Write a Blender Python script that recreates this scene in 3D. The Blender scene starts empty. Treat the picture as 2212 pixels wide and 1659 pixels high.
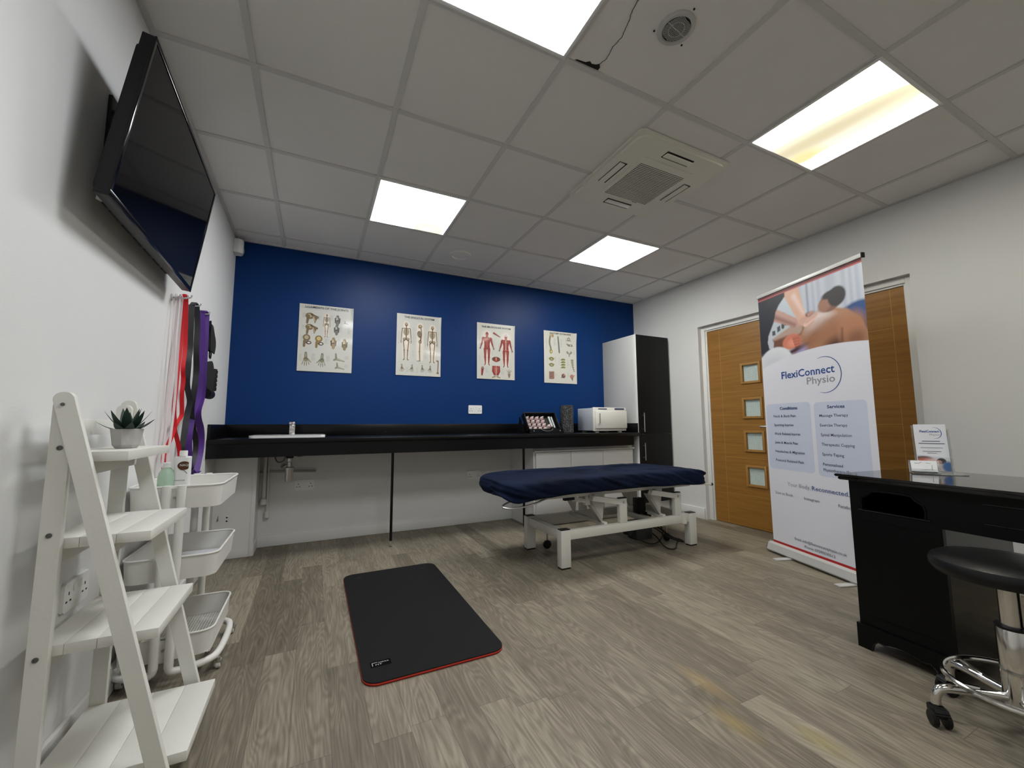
import bpy, bmesh, math, random
import numpy as np
from mathutils import Vector, Matrix, noise
from math import sin, cos, pi, radians, sqrt

random.seed(7)
sc = bpy.context.scene
COL = sc.collection

# ------------------------------------------------------------------ camera, world, exposure
W, H = 2212, 1659
F = 877.6
YAW, PITCH, ROLL = 0.4506, 0.0991, -0.0041
cd = bpy.data.cameras.new('camera'); cam = bpy.data.objects.new('camera', cd); COL.objects.link(cam)
cd.sensor_width = 36.0; cd.lens = F / W * 36.0; cd.clip_start = 0.05; cd.clip_end = 50
_f = Vector((sin(YAW)*cos(PITCH), cos(YAW)*cos(PITCH), sin(PITCH)))
_r = Vector((cos(YAW), -sin(YAW), 0)); _u = _r.cross(_f)
_r2 = _r*cos(ROLL) + _u*sin(ROLL); _u2 = _u*cos(ROLL) - _r*sin(ROLL)
M = Matrix((( _r2.x, _u2.x, -_f.x, 0.6495), (_r2.y, _u2.y, -_f.y, -3.9509), (_r2.z, _u2.z, -_f.z, 0.9799), (0, 0, 0, 1)))
cam.matrix_world = M
sc.camera = cam
world = bpy.data.worlds.new('world'); sc.world = world; world.use_nodes = True
world.node_tree.nodes['Background'].inputs[0].default_value = (0.6, 0.65, 0.7, 1)
world.node_tree.nodes['Background'].inputs[1].default_value = 0.05
sc.view_settings.view_transform = 'Standard'
sc.view_settings.look = 'None'
sc.view_settings.exposure = 0.0
sc.view_settings.gamma = 1.0
sc.view_settings.use_curve_mapping = False
PANEL_POWER = 22.0          # radiance of the bright part of a ceiling light panel

# ------------------------------------------------------------------ materials
def lin(c):
    return tuple((x/12.92 if x <= 0.04045 else ((x+0.055)/1.055)**2.4) for x in c)
def rgb(r, g, b):
    return lin((r/255, g/255, b/255))
MATS = {}
def mat(name, col=(0.8, 0.8, 0.8), rough=0.5, metal=0.0, bump=0.0, bscale=200.0, spec=0.5, var=0.0, vscale=4.0, coat=0.0, trans=0.0, ior=1.45, sheen=0.0):
    if name in MATS: return MATS[name]
    m = bpy.data.materials.new(name); m.use_nodes = True
    nt = m.node_tree; b = nt.nodes['Principled BSDF']
    b.inputs['Base Color'].default_value = (*col, 1)
    b.inputs['Roughness'].default_value = rough
    b.inputs['Metallic'].default_value = metal
    b.inputs['Specular IOR Level'].default_value = spec
    b.inputs['Coat Weight'].default_value = coat
    b.inputs['Transmission Weight'].default_value = trans
    b.inputs['IOR'].default_value = ior
    if sheen: b.inputs['Sheen Weight'].default_value = sheen
    tc = nt.nodes.new('ShaderNodeTexCoord')
    if var > 0:
        n = nt.nodes.new('ShaderNodeTexNoise'); n.inputs['Scale'].default_value = vscale; n.inputs['Detail'].default_value = 4
        nt.links.new(tc.outputs['Object'], n.inputs['Vector'])
        mx = nt.nodes.new('ShaderNodeMix'); mx.data_type = 'RGBA'
        mx.inputs[6].default_value = (*[c*(1-var) for c in col], 1); mx.inputs[7].default_value = (*[min(1, c*(1+var)) for c in col], 1)
        nt.links.new(n.outputs['Fac'], mx.inputs[0]); nt.links.new(mx.outputs[2], b.inputs['Base Color'])
    if bump > 0:
        n2 = nt.nodes.new('ShaderNodeTexNoise'); n2.inputs['Scale'].default_value = bscale; n2.inputs['Detail'].default_value = 3
        nt.links.new(tc.outputs['Object'], n2.inputs['Vector'])
        bp = nt.nodes.new('ShaderNodeBump'); bp.inputs['Strength'].default_value = bump; bp.inputs['Distance'].default_value = 0.002
        nt.links.new(n2.outputs['Fac'], bp.inputs['Height']); nt.links.new(bp.outputs['Normal'], b.inputs['Normal'])
    MATS[name] = m
    return m

WALL = mat('white_wall_paint', (0.70, 0.70, 0.69), 0.75, bump=0.15, bscale=160, var=0.02)
CEIL = mat('ceiling_tile_fibre', (0.76, 0.745, 0.715), 0.9, bump=0.4, bscale=260, var=0.03)
TBAR = mat('ceiling_grid_metal', (0.60, 0.59, 0.57), 0.7)
BLUE = mat('blue_wall_paint', (0.0022, 0.030, 0.135), 0.42, bump=0.12, bscale=180, var=0.04, spec=0.2)
WHITEG = mat('white_gloss_paint', (0.74, 0.74, 0.72), 0.35, var=0.02)
MELA = mat('white_melamine', (0.72, 0.72, 0.71), 0.35)
LADW = mat('white_painted_wood', (0.68, 0.67, 0.62), 0.55, bump=0.2, bscale=90, var=0.05, vscale=12)
CARTW = mat('white_powder_coat', (0.74, 0.73, 0.69), 0.38, bump=0.05)
BEDW = mat('cream_bed_steel', (0.66, 0.65, 0.60), 0.4)
BLK = mat('black_plastic', (0.006, 0.006, 0.0065), 0.45, spec=0.3)
BLKG = mat('black_gloss', (0.003, 0.003, 0.0035), 0.14, spec=0.35)
SCREEN = mat('tv_screen_glass', (0.0025, 0.0025, 0.003), 0.06, spec=0.13)
TVB = mat('tv_black_shell', (0.006, 0.0065, 0.008), 0.3, spec=0.3)
CABBLK = mat('black_cabinet_wood', (0.0055, 0.0055, 0.006), 0.5, spec=0.25, bump=0.2, bscale=60)
CHROME = mat('chrome', (0.75, 0.74, 0.72), 0.12, metal=1)
STEEL = mat('brushed_steel', (0.55, 0.54, 0.52), 0.3, metal=1)
ALU = mat('silver_aluminium', (0.58, 0.58, 0.56), 0.42, metal=0.35)
PVC = mat('white_pvc', (0.66, 0.65, 0.61), 0.4)
SOCK = mat('white_socket_plastic', (0.78, 0.78, 0.76), 0.3)
DARK = mat('dark_hole', (0.01, 0.01, 0.01), 0.8)
RUB = mat('black_rubber_mat', (0.0095, 0.0095, 0.0098), 0.8, spec=0.2, bump=0.35, bscale=400, var=0.12, vscale=3)
RED = mat('red_foam', rgb(205, 60, 40), 0.6)
MARO = mat('dark_red_foam', rgb(110, 16, 12), 0.7)
INK = mat('dark_ink', (0.02, 0.022, 0.03), 0.5)
LEATH = mat('black_vinyl', (0.006, 0.006, 0.0065), 0.34, spec=0.35, bump=0.25, bscale=300)
DESKM = mat('black_lacquer_wood', (0.0028, 0.0032, 0.0034), 0.3, spec=0.18, bump=0.12, bscale=40, var=0.2, vscale=3)
DESKT = mat('black_lacquer_top', (0.004, 0.004, 0.0045), 0.07, spec=0.5, coat=0.2)

# worktop: black with sparse white flecks
def mat_worktop():
    m = mat('black_sparkle_laminate', (0.003, 0.003, 0.0035), 0.3, spec=0.3)
    nt = m.node_tree; b = nt.nodes['Principled BSDF']
    tc = nt.nodes.new('ShaderNodeTexCoord'); v = nt.nodes.new('ShaderNodeTexVoronoi'); v.inputs['Scale'].default_value = 13
    nt.links.new(tc.outputs['Object'], v.inputs['Vector'])
    r = nt.nodes.new('ShaderNodeValToRGB'); r.color_ramp.elements[0].position = 0.0; r.color_ramp.elements[0].color = (0.5, 0.5, 0.48, 1)
    r.color_ramp.elements[1].position = 0.035; r.color_ramp.elements[1].color = (0.003, 0.003, 0.0035, 1)
    nt.links.new(v.outputs['Distance'], r.inputs[0]); nt.links.new(r.outputs[0], b.inputs['Base Color'])
    return m
WORK = mat_worktop()

def mat_floor():
    m = bpy.data.materials.new('grey_oak_vinyl_planks'); m.use_nodes = True
    nt = m.node_tree; N = nt.nodes; L = nt.links; b = N['Principled BSDF']
    def math_(op, a, bb=None, c=None):
        n = N.new('ShaderNodeMath'); n.operation = op
        for i, x in enumerate((a, bb, c)):
            if x is None: continue
            if isinstance(x, (int, float)): n.inputs[i].default_value = x
            else: L.new(x, n.inputs[i])
        return n.outputs[0]
    tc = N.new('ShaderNodeTexCoord'); sp = N.new('ShaderNodeSeparateXYZ'); L.new(tc.outputs['Object'], sp.inputs[0])
    x, y = sp.outputs[0], sp.outputs[1]
    PW, PL = 0.118, 0.92
    xs = math_('DIVIDE', math_('ADD', x, 0.092), PW); row = math_('FLOOR', xs); fx = math_('FRACT', xs)
    wn = N.new('ShaderNodeTexWhiteNoise'); wn.noise_dimensions = '1D'; L.new(row, wn.inputs['W'])
    ys = math_('ADD', math_('DIVIDE', y, PL), math_('MULTIPLY', wn.outputs['Value'], 7.3)); colm = math_('FLOOR', ys); fy = math_('FRACT', ys)
    cb = N.new('ShaderNodeCombineXYZ'); L.new(row, cb.inputs[0]); L.new(colm, cb.inputs[1])
    wn2 = N.new('ShaderNodeTexWhiteNoise'); wn2.noise_dimensions = '3D'; L.new(cb.outputs[0], wn2.inputs['Vector'])
    pid = wn2.outputs['Value']
    # cathedral grain: contour lines of a stretched smooth noise field
    cg = N.new('ShaderNodeCombineXYZ')
    L.new(math_('ADD', math_('MULTIPLY', x, 9.0), math_('MULTIPLY', pid, 37.0)), cg.inputs[0])
    L.new(math_('ADD', math_('MULTIPLY', y, 1.25), math_('MULTIPLY', pid, 91.0)), cg.inputs[1])
    n1 = N.new('ShaderNodeTexNoise'); n1.inputs['Scale'].default_value = 1.0; n1.inputs['Detail'].default_value = 2.2; n1.inputs['Roughness'].default_value = 0.42
    L.new(cg.outputs[0], n1.inputs['Vector'])
    rings = math_('SINE', math_('MULTIPLY', n1.outputs['Fac'], 130.0))
    cf = N.new('ShaderNodeCombineXYZ')
    L.new(math_('ADD', math_('MULTIPLY', x, 130.0), math_('MULTIPLY', pid, 11.0)), cf.inputs[0]); L.new(math_('MULTIPLY', y, 5.0), cf.inputs[1])
    n2 = N.new('ShaderNodeTexNoise'); n2.inputs['Scale'].default_value = 1.0; n2.inputs['Detail'].default_value = 5
    L.new(cf.outputs[0], n2.inputs['Vector'])
    n3 = N.new('ShaderNodeTexNoise'); n3.inputs['Scale'].default_value = 3.0; n3.inputs['Detail'].default_value = 3
    L.new(cg.outputs[0], n3.inputs['Vector'])
    tone = math_('ADD', math_('MULTIPLY', rings, 0.085), math_('MULTIPLY', math_('SUBTRACT', n2.outputs['Fac'], 0.5), 0.75))
    tone = math_('ADD', tone, math_('MULTIPLY', math_('SUBTRACT', n3.outputs['Fac'], 0.5), 0.45))
    tone = math_('ADD', tone, math_('MULTIPLY', math_('SUBTRACT', pid, 0.5), 0.34))
    tone = math_('ADD', tone, 0.5)
    rp = N.new('ShaderNodeValToRGB'); e = rp.color_ramp.elements
    e[0].position = 0.0; e[0].color = (0.070, 0.056, 0.040, 1); e[1].position = 1.0; e[1].color = (0.37, 0.325, 0.245, 1)
    k = e.new(0.45); k.color = (0.168, 0.143, 0.106, 1)
    L.new(tone, rp.inputs[0])
    # seams
    ex = math_('MINIMUM', fx, math_('SUBTRACT', 1.0, fx)); ey = math_('MINIMUM', fy, math_('SUBTRACT', 1.0, fy))
    seam = math_('MINIMUM', math_('MULTIPLY', ex, PW), math_('MULTIPLY', ey, PL))
    sm = math_('LESS_THAN', seam, 0.0010)
    mx = N.new('ShaderNodeMix'); mx.data_type = 'RGBA'; L.new(math_('MULTIPLY', sm, 0.55), mx.inputs[0]); L.new(rp.outputs[0], mx.inputs[6]); mx.inputs[7].default_value = (0.06, 0.05, 0.042, 1)
    # amber stains on the vinyl near the stool
    out = mx.outputs[2]
    for (sx, sy, r1, r2, col, amt) in ((2.02, -2.78, 0.16, 0.05, (0.36, 0.25, 0.10, 1), 0.55), (2.10, -3.14, 0.11, 0.05, (0.30, 0.24, 0.07, 1), 0.5), (1.93, -2.97, 0.12, 0.05, (0.34, 0.25, 0.08, 1), 0.55), (2.22, -3.40, 0.12, 0.05, (0.32, 0.30, 0.08, 1), 0.45)):
        mp = N.new('ShaderNodeMapping'); mp.inputs['Location'].default_value = (-sx/r2, -sy/r1, 0); mp.inputs['Scale'].default_value = (1/r2, 1/r1, 1)
        L.new(tc.outputs['Object'], mp.inputs['Vector'])
        g = N.new('ShaderNodeTexGradient'); g.gradient_type = 'SPHERICAL'; L.new(mp.outputs[0], g.inputs[0])
        m2 = N.new('ShaderNodeMix'); m2.data_type = 'RGBA'; m2.blend_type = 'MIX'
        L.new(math_('MULTIPLY', g.outputs['Fac'], amt), m2.inputs[0]); L.new(out, m2.inputs[6]); m2.inputs[7].default_value = col
        out = m2.outputs[2]
    L.new(out, b.inputs['Base Color'])
    L.new(math_('ADD', math_('MULTIPLY', n2.outputs['Fac'], 0.2), 0.42), b.inputs['Roughness'])
    b.inputs['Specular IOR Level'].default_value = 0.4
    bp = N.new('ShaderNodeBump'); bp.inputs['Strength'].default_value = 0.25; bp.inputs['Distance'].default_value = 0.001
    L.new(tone, bp.inputs['Height']); L.new(bp.outputs[0], b.inputs['Normal'])
    return m
FLOOR = mat_floor()

def mat_oak():
    m = bpy.data.materials.new('golden_oak_veneer'); m.use_nodes = True
    nt = m.node_tree; N = nt.nodes; L = nt.links; b = N['Principled BSDF']
    tc = N.new('ShaderNodeTexCoord'); mp = N.new('ShaderNodeMapping'); mp.inputs['Scale'].default_value = (6, 1.6, 34)
    L.new(tc.outputs['Object'], mp.inputs[0])
    n = N.new('ShaderNodeTexNoise'); n.inputs['Scale'].default_value = 1.4; n.inputs['Detail'].default_value = 5; L.new(mp.outputs[0], n.inputs['Vector'])
    rp = N.new('ShaderNodeValToRGB'); e = rp.color_ramp.elements
    e[0].position = 0.25; e[0].color = (*rgb(134, 92, 34), 1); e[1].position = 0.75; e[1].color = (*rgb(158, 112, 48), 1)
    L.new(n.outputs['Fac'], rp.inputs[0]); L.new(rp.outputs[0], b.inputs['Base Color']); b.inputs['Roughness'].default_value = 0.42
    MATS['oak'] = m
    return m
OAK = mat_oak()
OAKD = mat('oak_glazing_bead', rgb(164, 122, 62), 0.45)
GROOVE = mat('oak_inlay_line', rgb(172, 134, 70), 0.5)

def attr_mat(name, rough=0.4, coat=0.0):
    m = bpy.data.materials.new(name); m.use_nodes = True
    nt = m.node_tree; b = nt.nodes['Principled BSDF']
    a = nt.nodes.new('ShaderNodeVertexColor'); a.layer_name = 'print'
    nt.links.new(a.outputs['Color'], b.inputs['Base Color']); b.inputs['Roughness'].default_value = rough
    b.inputs['Coat Weight'].default_value = coat; b.inputs['Coat Roughness'].default_value = 0.06
    return m
PRINTG = attr_mat('laminated_poster_print', 0.35, 0.35)
PRINTM = attr_mat('banner_print', 0.5)

# ------------------------------------------------------------------ object helpers
def link(name, bm, material, parent=None, smooth=True, mats=None, loc=None):
    me = bpy.data.meshes.new(name)
    bmesh.ops.recalc_face_normals(bm, faces=bm.faces[:])
    bm.to_mesh(me); bm.free()
    for m in (mats or [material]): me.materials.append(m)
    if smooth:
        me.polygons.foreach_set('use_smooth', [True]*len(me.polygons))
        try: me.set_sharp_from_angle(angle=radians(35))
        except Exception: pass
    o = bpy.data.objects.new(name, me); COL.objects.link(o)
    if parent: o.parent = parent
    if loc: o.location = loc
    return o
def thing(name, label, cat, loc=(0, 0, 0), rotz=0.0, group=None):
    o = bpy.data.objects.new(name, None); o.empty_display_size = 0.1; COL.objects.link(o)
    o.location = loc; o.rotation_euler = (0, 0, rotz); o['label'] = label; o['category'] = cat
    if group: o['group'] = group
    return o
def tag(o, label, cat, group=None):
    o['label'] = label; o['category'] = cat
    if group: o['group'] = group
    return o
def struct(o):
    o['kind'] = 'structure'; return o
def plabel(o, t): o['label'] = t; return o

def box(bm, x0, x1, y0, y1, z0, z1, bev=0.0, seg=2, M=None, mi=0):
    c = Vector(((x0+x1)/2, (y0+y1)/2, (z0+z1)/2)); s = Vector((abs(x1-x0), abs(y1-y0), abs(z1-z0)))
    mt = Matrix.Translation(c) @ Matrix.Diagonal((*s, 1))
    t = bmesh.new(); bmesh.ops.create_cube(t, size=1.0, matrix=mt)
    if bev > 0: bmesh.ops.bevel(t, geom=t.edges[:], offset=bev, segments=seg, profile=0.5, affect='EDGES')
    if M: bmesh.ops.transform(t, matrix=M, verts=t.verts[:])
    merge(bm, t, mi)
def merge(bm, t, mi=0):
    vm = {}
    for v in t.verts: vm[v] = bm.verts.new(v.co)
    for f in t.faces:
        try:
            nf = bm.faces.new([vm[v] for v in f.verts]); nf.material_index = mi
        except ValueError: pass
    t.free()
def frame_axes(d):
    d = d.normalized(); a = Vector((0, 0, 1)) if abs(d.z) < 0.9 else Vector((1, 0, 0))
    x = d.cross(a).normalized(); y = d.cross(x).normalized()
    return x, y
def tube(bm, pts, r, n=12, closed=False, cap=True, mi=0, smooth_path=0):
    P = [Vector(p) for p in pts]
    for _ in range(smooth_path):
        Q = []
        m = len(P)
        rng = range(m) if closed else range(m-1)
        if not closed: Q.append(P[0])
        for i in rng:
            a, b = P[i], P[(i+1) % m]; Q += [a*0.75+b*0.25, a*0.25+b*0.75]
        if not closed: Q.append(P[-1])
        P = Q
    m = len(P); rings = []; px = None
    for i in range(m):
        if closed: d = P[(i+1) % m]-P[i-1]
        else: d = P[min(i+1, m-1)]-P[max(i-1, 0)]
        if d.length < 1e-9: d = Vector((0, 0, 1))
        d.normalize()
        if px is None: x, y = frame_axes(d)
        else:
            x = (px - d*px.dot(d))
            if x.length < 1e-6: x, y = frame_axes(d)
            x.normalize(); y = d.cross(x)
        px = x
        rr = r[i*len(r)//m] if isinstance(r, (list, tuple)) else r
        rings.append([bm.verts.new(P[i]+x*cos(2*pi*k/n)*rr+y*sin(2*pi*k/n)*rr) for k in range(n)])
    rng = range(m) if closed else range(m-1)
    for i in rng:
        A, B = rings[i], rings[(i+1) % m]
        for k in range(n):
            f = bm.faces.new((A[k], A[(k+1) % n], B[(k+1) % n], B[k])); f.material_index = mi
    if cap and not closed:
        for R in (rings[0], rings[-1]):
            f = bm.faces.new(R); f.material_index = mi
def lathe(bm, prof, c=(0, 0, 0), n=32, M=None, mi=0):
    c = Vector(c); rings = []
    T = M or Matrix.Identity(4)
    for r, z in prof:
        if r < 1e-6: rings.append([bm.verts.new(T @ (c+Vector((0, 0, z))))])
        else: rings.append([bm.verts.new(T @ (c+Vector((r*cos(2*pi*k/n), r*sin(2*pi*k/n), z)))) for k in range(n)])
    for A, B in zip(rings, rings[1:]):
        if len(A) == 1 and len(B) == 1: continue
        for k in range(n):
            if len(A) == 1: vs = (A[0], B[(k+1) % n], B[k])
            elif len(B) == 1: vs = (A[k], A[(k+1) % n], B[0])
            else: vs = (A[k], A[(k+1) % n], B[(k+1) % n], B[k])
            f = bm.faces.new(vs); f.material_index = mi
def prism(bm, poly, h0, h1, M=None, mi=0):
    """poly in local xy, extruded local z h0..h1"""
    T = M or Matrix.Identity(4)
    A = [bm.verts.new(T @ Vector((x, y, h0))) for x, y in poly]; B = [bm.verts.new(T @ Vector((x, y, h1))) for x, y in poly]
    n = len(poly)
    fs = [bm.faces.new(A[::-1]), bm.faces.new(B)]
    for i in range(n): fs.append(bm.faces.new((A[i], A[(i+1) % n], B[(i+1) % n], B[i])))
    for f in fs: f.material_index = mi
def rrect(w, h, r, n=6, cx=0, cy=0):
    out = []
    for (sx, sy, a0) in ((1, 1, 0), (-1, 1, 90), (-1, -1, 180), (1, -1, 270)):
        for k in range(n+1):
            a = radians(a0+90*k/n); out.append((cx+sx*(w/2-r)+r*cos(a), cy+sy*(h/2-r)+r*sin(a)))
    return out
def quadM(o, ex, ey):
    """matrix mapping local x->ex, y->ey, z->ex x ey at origin o"""
    ex = Vector(ex).normalized(); ey = Vector(ey).normalized(); ez = ex.cross(ey)
    return Matrix(((ex.x, ey.x, ez.x, o[0]), (ex.y, ey.y, ez.y, o[1]), (ex.z, ey.z, ez.z, o[2]), (0, 0, 0, 1)))
def text(bm, s, size, M, x, y, width=None, align='L', bold=0.0, mi=0, height=None):
    cu = bpy.data.curves.new('t', 'FONT'); cu.body = s; cu.size = size; cu.resolution_u = 2; cu.offset = bold
    ob = bpy.data.objects.new('t', cu); COL.objects.link(ob)
    dg = bpy.context.evaluated_depsgraph_get(); dg.update()
    me = bpy.data.meshes.new_from_object(ob.evaluated_get(dg))
    bpy.data.objects.remove(ob); bpy.data.curves.remove(cu)
    if not len(me.vertices): return
    xs = [v.co.x for v in me.vertices]; x0, x1 = min(xs), max(xs)
    k = (width/(x1-x0)) if width else 1.0
    off = {'L': x0, 'C': (x0+x1)/2, 'R': x1}[align]
    t = bmesh.new(); t.from_mesh(me); bpy.data.meshes.remove(me)
    ys = height or 1.0
    for v in t.verts: v.co = M @ Vector(((v.co.x-off)*k+x, v.co.y*ys+y, v.co.z+0.0))
    merge(bm, t, mi)

# ------------------------------------------------------------------ painting of printed sheets (colour attribute on a fine grid)
class Paint:
    def __init__(s, w, h, n, base):
        s.w, s.h = w, h; s.nx = int(n*w/h); s.ny = n
        s.X, s.Y = np.meshgrid(np.linspace(0, w, s.nx), np.linspace(0, h, s.ny))
        s.C = np.zeros((s.ny, s.nx, 3)); s.C[:] = lin([c/255 for c in base])
        s.px = h/n
    def blend(s, a, col):
        c = np.array(lin([x/255 for x in col])); a = np.clip(a, 0, 1)[..., None]; s.C = s.C*(1-a)+c*a
    def cap(s, p, q, r0, r1, col, soft=None, al=1.0):
        soft = soft or s.px
        px, py = p; dx, dy = q[0]-px, q[1]-py; L2 = dx*dx+dy*dy+1e-12
        t = np.clip(((s.X-px)*dx+(s.Y-py)*dy)/L2, 0, 1)
        d = np.hypot(s.X-px-t*dx, s.Y-py-t*dy)-(r0+(r1-r0)*t)
        s.blend(al*np.clip(0.5-d/soft, 0, 1), col)
    def ell(s, c, rx, ry, col, rot=0, soft=None, al=1.0):
        soft = soft or s.px
        ca, sa = cos(rot), sin(rot); x = (s.X-c[0])*ca+(s.Y-c[1])*sa; y = -(s.X-c[0])*sa+(s.Y-c[1])*ca
        q = np.sqrt((x/rx)**2+(y/ry)**2); d = (q-1)*min(rx, ry)
        s.blend(al*np.clip(0.5-d/soft, 0, 1), col)
    def poly(s, pts, col, al=1.0, soft=None):
        ins = np.zeros(s.X.shape, bool); dm = np.full(s.X.shape, 1e9); n = len(pts)
        for i in range(n):
            x0, y0 = pts[i]; x1, y1 = pts[(i+1) % n]
            c = ((y0 > s.Y) != (y1 > s.Y)) & (s.X < (x1-x0)*(s.Y-y0)/((y1-y0) or 1e-12)+x0); ins ^= c
            dx, dy = x1-x0, y1-y0; t = np.clip(((s.X-x0)*dx+(s.Y-y0)*dy)/(dx*dx+dy*dy+1e-12), 0, 1)
            dm = np.minimum(dm, np.hypot(s.X-x0-t*dx, s.Y-y0-t*dy))
        soft = soft or s.px
        d = np.where(ins, -dm, dm)
        s.blend(al*np.clip(0.5-d/soft, 0, 1), col)
    def build(s, name, M, material, parent, curl=None, z=0.0):
        n = s.nx*s.ny; co = np.zeros((n, 3)); X = s.X.ravel(); Y = s.Y.ravel()
        Z = curl(X, Y) if curl else np.zeros(n)
        L = np.stack([X, Y, Z+z, np.ones(n)], 1) @ np.array(M).T
        me = bpy.data.meshes.new(name); i = np.arange((s.ny-1)*(s.nx-1)); r = i//(s.nx-1); c = i % (s.nx-1); a = r*s.nx+c
        q = np.stack([a, a+1, a+1+s.nx, a+s.nx], 1)
        me.vertices.add(n); me.vertices.foreach_set('co', L[:, :3].ravel())
        me.loops.add(len(q)*4); me.loops.foreach_set('vertex_index', q.ravel())
        me.polygons.add(len(q)); me.polygons.foreach_set('loop_start', np.arange(len(q))*4); me.polygons.foreach_set('loop_total', np.full(len(q), 4))
        me.update(calc_edges=True)
        at = me.color_attributes.new('print', 'FLOAT_COLOR', 'POINT')
        cc = np.ones((n, 4)); cc[:, :3] = s.C.reshape(-1, 3); at.data.foreach_set('color', cc.ravel())
        me.polygons.foreach_set('use_smooth', [True]*len(me.polygons))
        me.materials.append(material); me.validate()
        o = bpy.data.objects.new(name, me); COL.objects.link(o); o.parent = parent
        return o

# ================================================================== ROOM SHELL
RX, CZ, NY = 4.31, 2.53, -6.4        # right wall x, ceiling height, near wall y
b = bmesh.new(); box(b, -0.12, RX+0.12, NY-0.12, 0.12, -0.08, 0.0); struct(link('floor', b, FLOOR, smooth=False))
# ceiling: tiles in one mesh, T-bar grid as its part
b = bmesh.new(); box(b, -0.12, RX+0.12, NY-0.12, 0.12, CZ+0.004, CZ+0.10)
ceiling = struct(link('ceiling', b, CEIL, smooth=False))
GX = [0.35+0.6*i for i in range(7)]; GY = [-0.22-0.6*j for j in range(11)]
lights_at = [(1.25, -1.12), (3.05, -1.12), (1.25, -2.92), (3.05, -2.92), (1.25, -4.72), (3.05, -4.72)]
b = bmesh.new()
for x in GX: box(b, x-0.013, x+0.013, NY, 0, CZ-0.001, CZ+0.005)
for y in GY: box(b, 0, RX, y-0.013, y+0.013, CZ-0.002, CZ+0.005)
box(b, 0, 0.022, NY, 0, CZ-0.003, CZ+0.004); box(b, RX-0.022, RX, NY, 0, CZ-0.003, CZ+0.004)
box(b, 0, RX, -0.022, 0, CZ-0.003, CZ+0.004); box(b, 0, RX, NY, NY+0.022, CZ-0.003, CZ+0.004)
link('ceiling_grid', b, TBAR, ceiling, smooth=False)
# cracked tile with a broken corner beside the near light
b = bmesh.new()
hole = [(1.592, -2.636), (1.66, -2.636), (1.712, -2.637), (1.712, -2.652), (1.70, -2.664), (1.688, -2.655), (1.67, -2.65), (1.655, -2.657), (1.64, -2.645), (1.60, -2.641)]
prism(b, hole, CZ+0.0015, CZ+0.005)
crk = [(1.70, -2.66), (1.712, -2.70), (1.70, -2.75), (1.705, -2.80), (1.69, -2.85), (1.67, -2.90), (1.655, -2.96)]
for (ax, ay), (bx_, by_) in zip(crk, crk[1:]):
    for t in range(3):
        p0 = Vector((ax+(bx_-ax)*t/3+random.uniform(-.003, .003), ay+(by_-ay)*t/3, CZ+0.003)); p1 = Vector((ax+(bx_-ax)*(t+1)/3, ay+(by_-ay)*(t+1)/3, CZ+0.003))
        tube(b, [p0, p1], 0.0013, 4)
plabel(link('tile_crack', b, DARK, ceiling, smooth=False), 'dark broken corner and hairline crack in a tile')

b = bmesh.new(); box(b, -0.12, 0, NY-0.12, 0.12, 0, CZ+0.05); struct(link('wall_left', b, WALL, smooth=False))
b = bmesh.new(); box(b, 0, RX, 0, 0.12, 0.95, CZ+0.05, mi=0); box(b, 0, RX, 0, 0.12, 0, 0.95, mi=1)
struct(link('wall_back', b, BLUE, smooth=False, mats=[BLUE, WALL]))
b = bmesh.new(); box(b, -0.12, RX+0.12, NY-0.12, NY, 0, CZ+0.05); struct(link('wall_near', b, WALL, smooth=False))
# right wall with two door openings
D1 = (-1.815, -0.965); D2 = (-2.700, -1.930); DH = 2.008; DX = RX+0.10
b = bmesh.new()
box(b, RX, RX+0.12, D1[1], 0.12, 0, CZ+0.05); box(b, RX, RX+0.12, D2[1], D1[0], 0, CZ+0.05); box(b, RX, RX+0.12, NY-0.12, D2[0], 0, CZ+0.05)
box(b, RX, RX+0.12, D1[0], D1[1], DH, CZ+0.05); box(b, RX, RX+0.12, D2[0], D2[1], DH, CZ+0.05)
struct(link('wall_right', b, WALL, smooth=False))
def baseboard(name, segs):
    b = bmesh.new()
    for s in segs: box(b, *s, bev=0.004)
    struct(link(name, b, WHITEG))
baseboard('baseboard_back', [(0.262, 2.548, -0.016, 0.0, 0, 0.088)])
baseboard('baseboard_left', [(0.0, 0.016, NY, -0.233, 0, 0.10)])
baseboard('baseboard_right', [(RX-0.016, RX, -0.952, -0.575, 0, 0.112), (RX-0.016, RX, NY, D2[0]-0.012, 0, 0.112)])
# boxed-in corner under the worktop
b = bmesh.new(); box(b, 0.0, 0.262, -0.233, 0.0, 0.0, 0.756); box(b, 0.236, 0.266, -0.237, -0.230, 0.0, 0.756, bev=0.002)
box(b, 0.016, 0.236, -0.242, -0.233, 0.0, 0.07, bev=0.002); box(b, 0.262, 0.270, -0.233, 0.0, 0.0, 0.09, bev=0.002)
trim = struct(link('trim_1', b, WHITEG))
b = bmesh.new()
lathe(b, [(0, 0.0), (0.006, 0.0), (0.006, 0.003)], n=10, M=quadM((0.013+0.02, -0.233, 0.285), (1, 0, 0), (0, 0, 1)))
tube(b, [(0.028, -0.236, 0.275), (0.034, -0.238, 0.30), (0.036, -0.236, 0.315)], 0.003, 6)
link('hook', b, STEEL, trim)
b = bmesh.new(); box(b, 0.080, 0.100, -0.240, -0.233, 0.262, 0.312, bev=0.002)
lathe(b, [(0, 0.008), (0.006, 0.008), (0.007, 0.0)], n=12, M=quadM((0.09, -0.233, 0.300), (1, 0, 0), (0, 0, 1)), mi=1)
lathe(b, [(0, 0.008), (0.006, 0.008), (0.007, 0.0)], n=12, M=quadM((0.09, -0.233, 0.274), (1, 0, 0), (0, 0, 1)), mi=1)
link('aerial_outlet', b, SOCK, trim, mats=[SOCK, DARK])

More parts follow.
